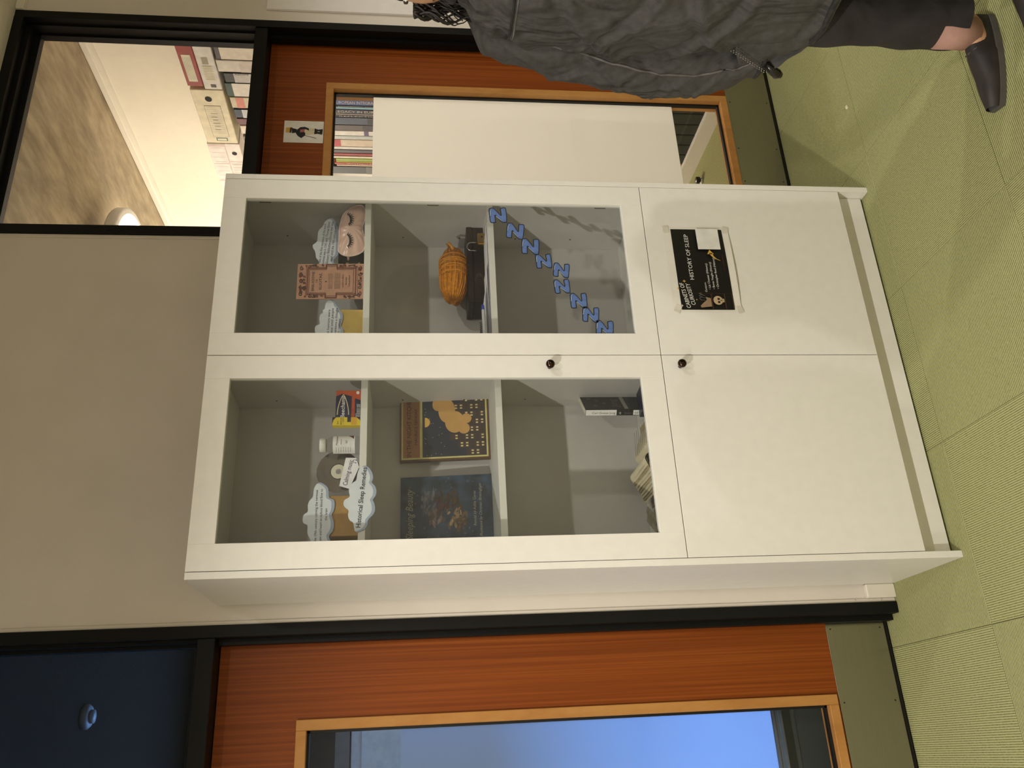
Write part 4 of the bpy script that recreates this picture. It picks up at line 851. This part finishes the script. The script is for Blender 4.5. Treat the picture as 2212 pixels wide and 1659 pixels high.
bm_ = plain('slip_grey', 158, 150, 128, .7, noise=.12, nscale=80)
MB().grid(lambda u, v: (-.045+.09*u, -.026+.052*v, .004+.018*u+.003*math.sin(v*6)), 10, 8, bm_).box(-.044, .044, -.025, .025, 0, .0012, bm_).build('slip', bn)
MB().grid(lambda u, v: (-.038+.012*u, -.022+.044*v, .0062+.018*(.08+.13*u)+.003*math.sin((.08+.84*v)*6)), 3, 8, plain('slip_dark', 62, 52, 42, .7)).build('print_band', bn)
rp = thing('red_pencil', 'short red pencil standing out beside the paper slip', 'pencil', (.268, .300, .7505))
MB().tube([(0, 0, .004), (.028, .022, .012)], .0034, plain('pencil_red', 176, 34, 44, .4), 6).build('shaft', rp); MB().tube([(0, 0, .004), (-.008, -.006, .002)], [.0034, .0006], plain('pencil_wood', 206, 172, 124, .6), 6).build('tip', rp)

# ---- small things on the wall and door
wbd = thing('wall_board', 'large plain white board on the wall right of the right door', 'board', (2.80, YW-.001, 1.30))
MB().box(-.54, .54, -.011, 0, -.72, .73, plain('board_white', 236, 230, 228, .5, noise=.01), bev=.001).build('board', wbd)
pcd = thing('figure_card', 'white card on the right door with a printed figure in a yellow hat', 'card', (1.7305, .4545, 1.872))
MB().box(-.051, .051, -.0012, 0, -.0725, .073, plain('card_white', 226, 220, 212, .6), bev=.0004).build('card', pcd)
P = MB(); kb = plain('figure_black', 16, 14, 14, .6); cr_ = plain('figure_cream', 212, 198, 162, .6); hy = plain('figure_yellow', 206, 160, 70, .6)
def im(a, b): return (.051-(b-395)/900*.102, .073-(a-250)/1590*.1455)     # card picture measured along the card
def poly(pts, m, y=-.0016): P.prism([im(*p) for p in pts], y, None, m)
poly([(330, 690), (520, 680), (530, 880), (330, 905)], hy); poly([(490, 690), (560, 680), (600, 700), (540, 900), (480, 905)], plain('figure_band', 74, 36, 24, .6), -.0019); poly([(580, 710), (770, 745), (760, 890), (570, 915)], kb)
poly([(780, 760), (900, 660), (1080, 640), (1240, 700), (1260, 800), (1120, 740), (900, 760), (1100, 880), (1120, 990), (960, 1110), (820, 1030), (735, 920)], kb); poly([(900, 760), (1080, 740), (1080, 860), (900, 880)], plain('figure_pink', 176, 96, 100, .6), -.0020)
poly([(1090, 740), (1200, 800), (1470, 830), (1480, 910), (1200, 965), (1110, 940)], cr_, -.0021); poly([(1240, 690), (1480, 700), (1480, 800), (1260, 790)], cr_, -.0019); poly([(1480, 700), (1620, 745), (1810, 720), (1790, 950), (1600, 915), (1470, 940)], kb, -.0022); poly([(1600, 820), (1690, 820), (1690, 845), (1600, 845)], cr_, -.0025); poly([(1110, 1010), (1120, 995), (1570, 1100), (1560, 1118)], plain('figure_cane', 84, 74, 64, .6), -.0020)
P.build('printed_figure', pcd)

sc_ = tag(MB().prism([(-.007, 0), (.006, .001), (.004, .0035), (-.004, .0045)], -.004, .004, plain('scrap_white', 236, 230, 200, .8)).build('paper_scrap', None, (1.513, -.009, .0002)), 'tiny cream paper scrap on the carpet in front of the right door', 'paper')
# ------------------------------------------------------------------ person walking past, at the right edge
A0 = Vector((1.22, -.75, 0)); fx, fy = -.995, .10; rx_, ry_ = .10, .995       # facing and right-hand direction
def pw_(lat, fwd, z): return Vector((A0.x+rx_*lat+fx*fwd, A0.y+ry_*lat+fy*fwd, z))
pers = thing('person', 'person in an oversized black denim jacket and dark trousers, walking past', 'person', tuple(A0))
def loc(v): v = Vector(v); return v-A0
skin = plain('skin', 196, 150, 118, .5, noise=.04)
def skin_body():
    me = bpy.data.meshes.new('b'); V = []; E = []; R = []
    def add(p, r, par=None):
        V.append(tuple(loc(p))); R.append(r); i = len(V)-1
        if par is not None: E.append((par, i))
        return i
    pel = add(pw_(0, 0, .80), .115); wst = add(pw_(0, .0, .95), .105, pel); ch = add(pw_(0, 0, 1.14), .115, wst); nb_ = add(pw_(0, -.005, 1.27), .055, ch); nk = add(pw_(0, .005, 1.34), .048, nb_)
    jaw = add(pw_(0, .025, 1.405), .068, nk); mid = add(pw_(0, .015, 1.47), .082, jaw); top = add(pw_(0, .005, 1.545), .055, mid); add(pw_(0, .112, 1.455), .011, add(pw_(0, .085, 1.47), .022, mid))
    for s in (1, -1):
        add(pw_(.085*s, 0, 1.455), .012, add(pw_(.07*s, 0, 1.46), .02, mid))
        sh = add(pw_(.165*s, 0, 1.235), .055, ch); el = add(pw_(.228*s, .04, .98), .042, sh); wr = add(pw_(.232*s, .068, .79), .028, el); pm = add(pw_(.222*s, .076, .73), .030, wr)
        for k in range(4): a = add(pw_(.214*s, .056+.013*k, .690), .0085, pm); b = add(pw_(.204*s, .058+.013*k, .665+.004*(k == 0)+.003*(k == 3)), .0075, a); add(pw_(.196*s, .057+.012*k, .645+.01*(k in (0, 3))), .0065, b)
        a = add(pw_(.205*s, .10, .72), .010, pm); add(pw_(.195*s, .108, .695), .008, a)
        fo = .03 if s > 0 else .02
        hp = add(pw_(.085*s, 0, .76), .085, pel); kn = add(pw_(.09*s, fo*.7+.02, .43), .055, hp); an = add(pw_(.095*s, fo*.2, .10), .036, kn); add(pw_(.095*s, fo*.2+.10, .04), .034, add(pw_(.095*s, fo*.2+.02, .055), .038, an))
    me.from_pydata(V, E, []); o = bpy.data.objects.new('b', me); COL.objects.link(o)
    md = o.modifiers.new('s', 'SKIN')
    for i, r in enumerate(R): me.skin_vertices[0].data[i].radius = (r, r)
    me.skin_vertices[0].data[0].use_root = True
    sb = o.modifiers.new('u', 'SUBSURF'); sb.levels = 2; bpy.context.view_layer.update()
    m2 = bpy.data.meshes.new_from_object(o.evaluated_get(bpy.context.evaluated_depsgraph_get())); bpy.data.objects.remove(o)
    for p in m2.polygons: p.use_smooth = True
    m2.materials.clear(); m2.materials.append(skin); m2.name = 'body'
    b = bpy.data.objects.new('body', m2); COL.objects.link(b); b.parent = pers; return b
skin_body()
for s in (1, -1): MB().lathe([(0, .006), (.008, .005), (.011, 0), (.008, -.005), (0, -.006)], plain('eye_white', 226, 222, 216, .2), 12, Matrix.Translation(loc(pw_(.032*s, .083, 1.478)))).lathe([(0, .006), (.005, .004), (.005, -.004), (0, -.006)], plain('iris', 52, 34, 22, .2), 10, Matrix.Translation(loc(pw_(.032*s, .0895, 1.478)))).build('eye', pers)
MB().tube([loc(pw_(-.024, .088, 1.415)), loc(pw_(0, .098, 1.412)), loc(pw_(.024, .088, 1.415))], [.003, .006, .003], plain('lips', 164, 96, 88, .45), 8).build('mouth', pers)
jk = mat('black_denim', S(66, 64, 62), .82, noise=.10, nscale=60, bump=.35, bscale=520); jk2 = mat('denim_seam', S(40, 39, 38), .85, noise=.3, nscale=90, bump=.5, bscale=600); edge = plain('denim_edge', 96, 93, 90, .8, noise=.2); lining = plain('jacket_lining', 22, 21, 22, .7); trs = mat('dark_trousers', S(42, 38, 38), .85, noise=.15, nscale=12, bump=.2, bscale=300)
def crumple(m, scale=7.0, dist=.03, strength=.9):
    nt = m.node_tree; b = nt.nodes['Principled BSDF']; old = b.inputs['Normal'].links[0].from_socket if b.inputs['Normal'].links else None
    tc = nt.nodes.new('ShaderNodeTexCoord'); mp = nt.nodes.new('ShaderNodeMapping'); mp.inputs['Scale'].default_value = (1, 1, .55); mp.inputs['Rotation'].default_value = (.5, .4, .3)
    n = nt.nodes.new('ShaderNodeTexNoise'); n.inputs['Scale'].default_value = scale; n.inputs['Detail'].default_value = 2.5; n.inputs['Distortion'].default_value = 1.6
    nt.links.new(tc.outputs['Object'], mp.inputs[0]); nt.links.new(mp.outputs[0], n.inputs['Vector'])
    bp = nt.nodes.new('ShaderNodeBump'); bp.inputs['Strength'].default_value = strength; bp.inputs['Distance'].default_value = dist
    nt.links.new(n.outputs['Fac'], bp.inputs['Height'])
    if old: nt.links.new(old, bp.inputs['Normal'])
    nt.links.new(bp.outputs[0], b.inputs['Normal'])
crumple(jk, 6.5, .06, 1.0); crumple(trs, 6.0, .04, .8)
def interp(tab, z):
    for (z0, *a), (z1, *b) in zip(tab, tab[1:]):
        if z0 >= z >= z1: t = (z0-z)/(z0-z1); t = t*t*(3-2*t); return [p+(q-p)*t for p, q in zip(a, b)]
    return list(tab[-1][1:]) if z < tab[-1][0] else list(tab[0][1:])
def ridges(a, z, lines):
    q = 0
    for z0, k, a0, w_, A_ in lines: d = (z-z0-k*math.sin(a-a0))/w_; q += A_*(math.exp(-d*d)-.9*math.exp(-(d-1.7)**2))
    return q
TLN = [(1.16, .10, .4, .020, .075), (1.05, -.16, .9, .018, .07), (.93, .20, .6, .020, .08), (.80, -.14, 1.1, .018, .07), (.68, .16, .8, .018, .07), (.60, -.10, .5, .014, .05)]
SLN = [(1.14, .10, 1.2, .016, .11), (1.02, -.12, 1.8, .015, .10), (.93, .14, 1.5, .014, .12), (.84, -.10, 2.2, .014, .11), (.76, .12, 1.4, .013, .12), (.69, -.07, 1.9, .011, .10), (.63, .05, 1.6, .010, .10)]
TOR = [(1.375, .066, .060, .0), (1.345, .105, .080, .0), (1.315, .160, .105, .0), (1.27, .198, .125, .0), (1.16, .208, .138, .005), (1.0, .208, .145, .01), (.80, .196, .145, .012), (.62, .176, .130, .012), (.49, .158, .118, .012)]
def torso(u, v):
    z = 1.375-.885*v; lat, fw_, off = interp(TOR, z); a = 2*math.pi*u
    f = 1+.018*math.sin(9*a+14*z)*min(1, v*2.2)+.030*(1-abs(math.sin(8*z+2.2*a)))**4+.020*math.sin(5*a-9*z)*v-.05*max(0, 1-abs((z-1.10+.18*math.sin(a-.6))/.03))**2-.05*max(0, 1-abs((z-.86-.22*math.sin(a-.9))/.035))**2
    f += ridges(a, z, TLN)
    return tuple(loc(pw_(lat*math.cos(a)*f, off+fw_*math.sin(a)*f, z)))
jacket = MB().grid(torso, 140, 170, jk, closeu=True).build('jacket', pers)
SLV = [(1.315, .165, .0, .070), (1.27, .190, .004, .076), (1.22, .206, .010, .080), (1.05, .226, .034, .086), (.95, .234, .050, .084), (.85, .238, .062, .082), (.75, .232, .072, .078), (.66, .205, .080, .064), (.60, .172, .082, .052), (.565, .150, .082, .040)]
def sleeve_fn(s):
    def fn(u, v):
        z = 1.315-.75*v; lat, fw_, r = interp(SLV, z); a = 2*math.pi*u
        f = 1+.05*math.sin(5*a+26*z)*v+.05*(1-abs(math.sin(21*z+1.4*a)))**3*min(1, 2*v)+.06*math.sin(3*a-9*z)*v-.07*max(0, 1-abs((z-.93+.10*math.sin(a))/.03))**2-.06*max(0, 1-abs((z-.78-.08*math.cos(a))/.025))**2
        f += .55*ridges(a, z, SLN)
        cap = math.sin(min(1, v/.05)*math.pi/2)
        zz = z-.05*(math.cos(a)*.5)*(1-v)*.6
        return tuple(loc(pw_(s*(lat+r*f*math.cos(a)*min(1, cap)), fw_+r*f*math.sin(a)*min(1, cap), zz+.02*(1-v)**3)))
    return fn
for s in (1, -1):
    sl = MB().grid(sleeve_fn(s), 72, 170, jk, closeu=True).build('sleeve', pers)
    fn = sleeve_fn(s)
    MB().tube([Vector(fn(u/30, .965))*1.0 for u in range(30)], .006, jk2, 8, closed=True).build('cuff', sl)
    S_ = MB()
    S_.tube([tuple(Vector(fn(.36+.02*math.sin(v*7), v))+Vector(((-.0012), 0, 0))) for v in [.06+.9*k/50 for k in range(51)]], .0032, edge, 5)
    S_.build('sleeve_seam', sl)
# seams of the jacket body
S1 = MB()
S1.tube([torso(u, .155) for u in [.02+.44*k/30 for k in range(31)]], .0035, jk2, 6); S1.tube([torso(u, .165) for u in [.02+.44*k/30 for k in range(31)]], .0018, edge, 5)
S1.build('yoke_seam', jacket)
S1 = MB()
for s in (0, .5):
    S1.tube([tuple(Vector(torso((s+.085*math.sin(q*math.pi*1.0)+(.10 if s == 0 else .40)*0) % 1, .09+.30*q))*1.01) for q in [k/20 for k in range(21)]], .004, jk2, 6)
S1.build('armhole_seam', jacket)
MB().tube([torso(u/60, .985) for u in range(60)], .007, jk2, 8, closed=True).build('hem', jacket)
MB().tube([tuple(Vector(torso(u/40, .015))+Vector((0, 0, .012))) for u in range(40)], .014, jk, 8, closed=True).build('collar', jacket)
zmet = plain('zip_metal', 150, 146, 140, .3, metal=1.0)
# open front corner that swings below the hem, zip end with its stopper
FA = [pw_(.06, .128, .70), pw_(.14, .135, .66), pw_(.172, .128, .61), pw_(.150, .138, .575)]; FB = [pw_(.02, .118, .52), pw_(.07, .125, .50), pw_(.095, .130, .515), pw_(.120, .136, .545)]
def flap(u, v):
    k = min(2, int(u*3)); t_ = u*3-k; a = FA[k].lerp(FA[k+1], t_); b = FB[k].lerp(FB[k+1], t_); p = a.lerp(b, v); q = .012*math.sin(math.pi*v)*math.sin(u*7)
    return tuple(loc(p+Vector((-q, q*.3, 0))))
MB().grid(flap, 22, 10, jk).grid(lambda u, v: tuple(Vector(flap(u, v))+Vector((.004, .003, 0))), 22, 10, lining).build('front_corner', jacket)
tgp = [pw_(.140, .128, .590), pw_(.150, .140, .572), pw_(.160, .146, .552), pw_(.162, .148, .540)]
MB().tube([loc(p) for p in tgp], [.005, .011, .013, .007], plain('toggle_black', 24, 22, 22, .22), 12).build('zip_stopper', jacket)
Z_ = MB(); za, zb2 = pw_(.075, .148, .70), pw_(.142, .152, .592)
for k in range(15):
    p = loc(za.lerp(zb2, k/14)); 
    for d in (-.004, .004): Z_.lathe([(0, .0018), (.0019, .0008), (.0019, -.0008), (0, -.0018)], zmet, 6, Matrix.Translation((p.x-.004+d*.3, p.y+d*.5, p.z+d*.6)))
Z_.build('zip_end_teeth', jacket)
# trousers, one continuous pair
T = MB()
def leg_fn(s):
    fo = .03 if s > 0 else .02
    def fn(u, v):
        z = .80-.715*v; a = 2*math.pi*u; lat = s*(.082+.012*v); fwd = fo*math.sin(min(1, v*1.1)*math.pi*.75)*.8; r = .090-.024*min(1, v*1.6)+.010*max(0, v-.6)
        f = 1+.04*math.sin(4*a+24*z)+.03*math.sin(60*z+a)*v
        return tuple(loc(pw_(lat+r*f*math.cos(a), fwd+r*f*math.sin(a), z)))
    return fn
for s in (1, -1): T.grid(leg_fn(s), 40, 60, trs, closeu=True)
T.lathe([(.0, -.03), (.10, -.02), (.125, .05), (.13, .12)], trs, 32, Matrix.Translation(loc(pw_(0, 0, .78)))); T.build('trousers', pers)
shoem = plain('shoe_dark', 44, 40, 38, .55, noise=.15); sole = plain('shoe_sole', 84, 80, 76, .7); sock = plain('sock_pink', 176, 136, 122, .8)
def shoe(toe, heel):
    toe, heel = Vector(toe), Vector(heel); d = (toe-heel); Ln = d.length; d.normalize(); n = Vector((-d.y, d.x, 0)); M = Matrix(((d.x, n.x, 0, loc(heel).x), (d.y, n.y, 0, loc(heel).y), (0, 0, 1, 0), (0, 0, 0, 1)))
    def up(u, v):
        x = Ln*v; wd = .036*(math.sin(math.pi*(.10+.84*v))**.45)*(1.0 if v > .4 else .88); hh = .022+.052*max(0, 1-v*1.5)**1.2+.016*math.sin(math.pi*v); a = math.pi*u
        return (x, wd*math.cos(a), .014+hh*math.sin(a)**.8)
    sh = MB().grid(up, 20, 22, shoem, M).add([up(1-i/19, 0) for i in range(20)], [list(range(20))], shoem, False, M).build('shoe', pers)
    out = [(Ln*v, .038*(math.sin(math.pi*(.08+.86*v))**.4)) for v in [k/16 for k in range(17)]]; pts = out+[(a, -b) for a, b in out[::-1]]
    nn = len(pts); MB().add([(a, b, 0.001) for a, b in pts]+[(a, b, .016) for a, b in pts], [list(range(nn-1, -1, -1)), [nn+i for i in range(nn)]]+[(i, (i+1) % nn, nn+(i+1) % nn, nn+i) for i in range(nn)], sole, False, M).build('sole', sh)
    L = MB()
    for k in range(4): x = Ln*(.38+.09*k); L.tube([(x, -.022, .060-.007*k), (x+.006, 0, .068-.008*k), (x, .022, .060-.007*k)], .0022, sole, 5, M)
    L.build('laces', sh)
    MB().lathe([(.040, .05), (.040, .15)], sock, 20, M @ Matrix.Translation((Ln*.18, 0, 0))).build('sock', pers)
shoe((.975, -.605, 0), (1.215, -.665, 0)); shoe((.985, -.795, 0), (1.235, -.845, 0))
# hair: a cap of dark wavy locks down to the shoulder
hm_ = mat('dark_hair', S(26, 20, 17), .55, noise=.3, nscale=80, spec=.6)
H = MB()
H.grid(lambda u, v: tuple(loc(pw_(.088*math.sin(math.pi*.62*v+.02)*math.cos(2*math.pi*u), -.006+.098*math.sin(math.pi*.62*v+.02)*math.sin(2*math.pi*u)-.018*v, 1.475+.100*math.cos(math.pi*.62*v)))), 40, 18, hm_, closeu=True)
random.seed(21)
for k in range(240):
    a = math.pi/2+random.choice((-1, 1))*(.95+2.19*random.random()); ln = .13+.09*random.random(); ph_ = random.random()*6; pts = []; c, d = math.cos(a), math.sin(a); wv = .005+.006*random.random()
    for i in range(20):
        q = i/19
        if q < .42: th = .12+1.45*q/.42; rr, zz = .096*math.sin(th), 1.472+.108*math.cos(th)
        else: w_ = (q-.42)/.58; rr, zz = .096+.012*w_, 1.472-ln*w_
        pts.append(loc(pw_(rr*.93*c+wv*math.sin(q*13+ph_)*q, -.012+rr*1.02*d+wv*math.cos(q*12+ph_)*q, zz)))
    H.tube(pts, [.0048*(1-.75*q/19) for q in range(20)], hm_, 5)
for k in range(26):
    lat, fw_ = .072+.02*random.random(), .03+.05*random.random(); ln = .10+.06*random.random(); ph_ = random.random()*6
    H.tube([loc(pw_(lat*(1+.2*q)+.008*math.sin(q*10+ph_), fw_+.008*math.cos(q*9+ph_), 1.46-ln*q)) for q in [i/12 for i in range(13)]], [.0045*(1-.75*q/12) for q in range(13)], hm_, 5)
H.build('hair', pers)
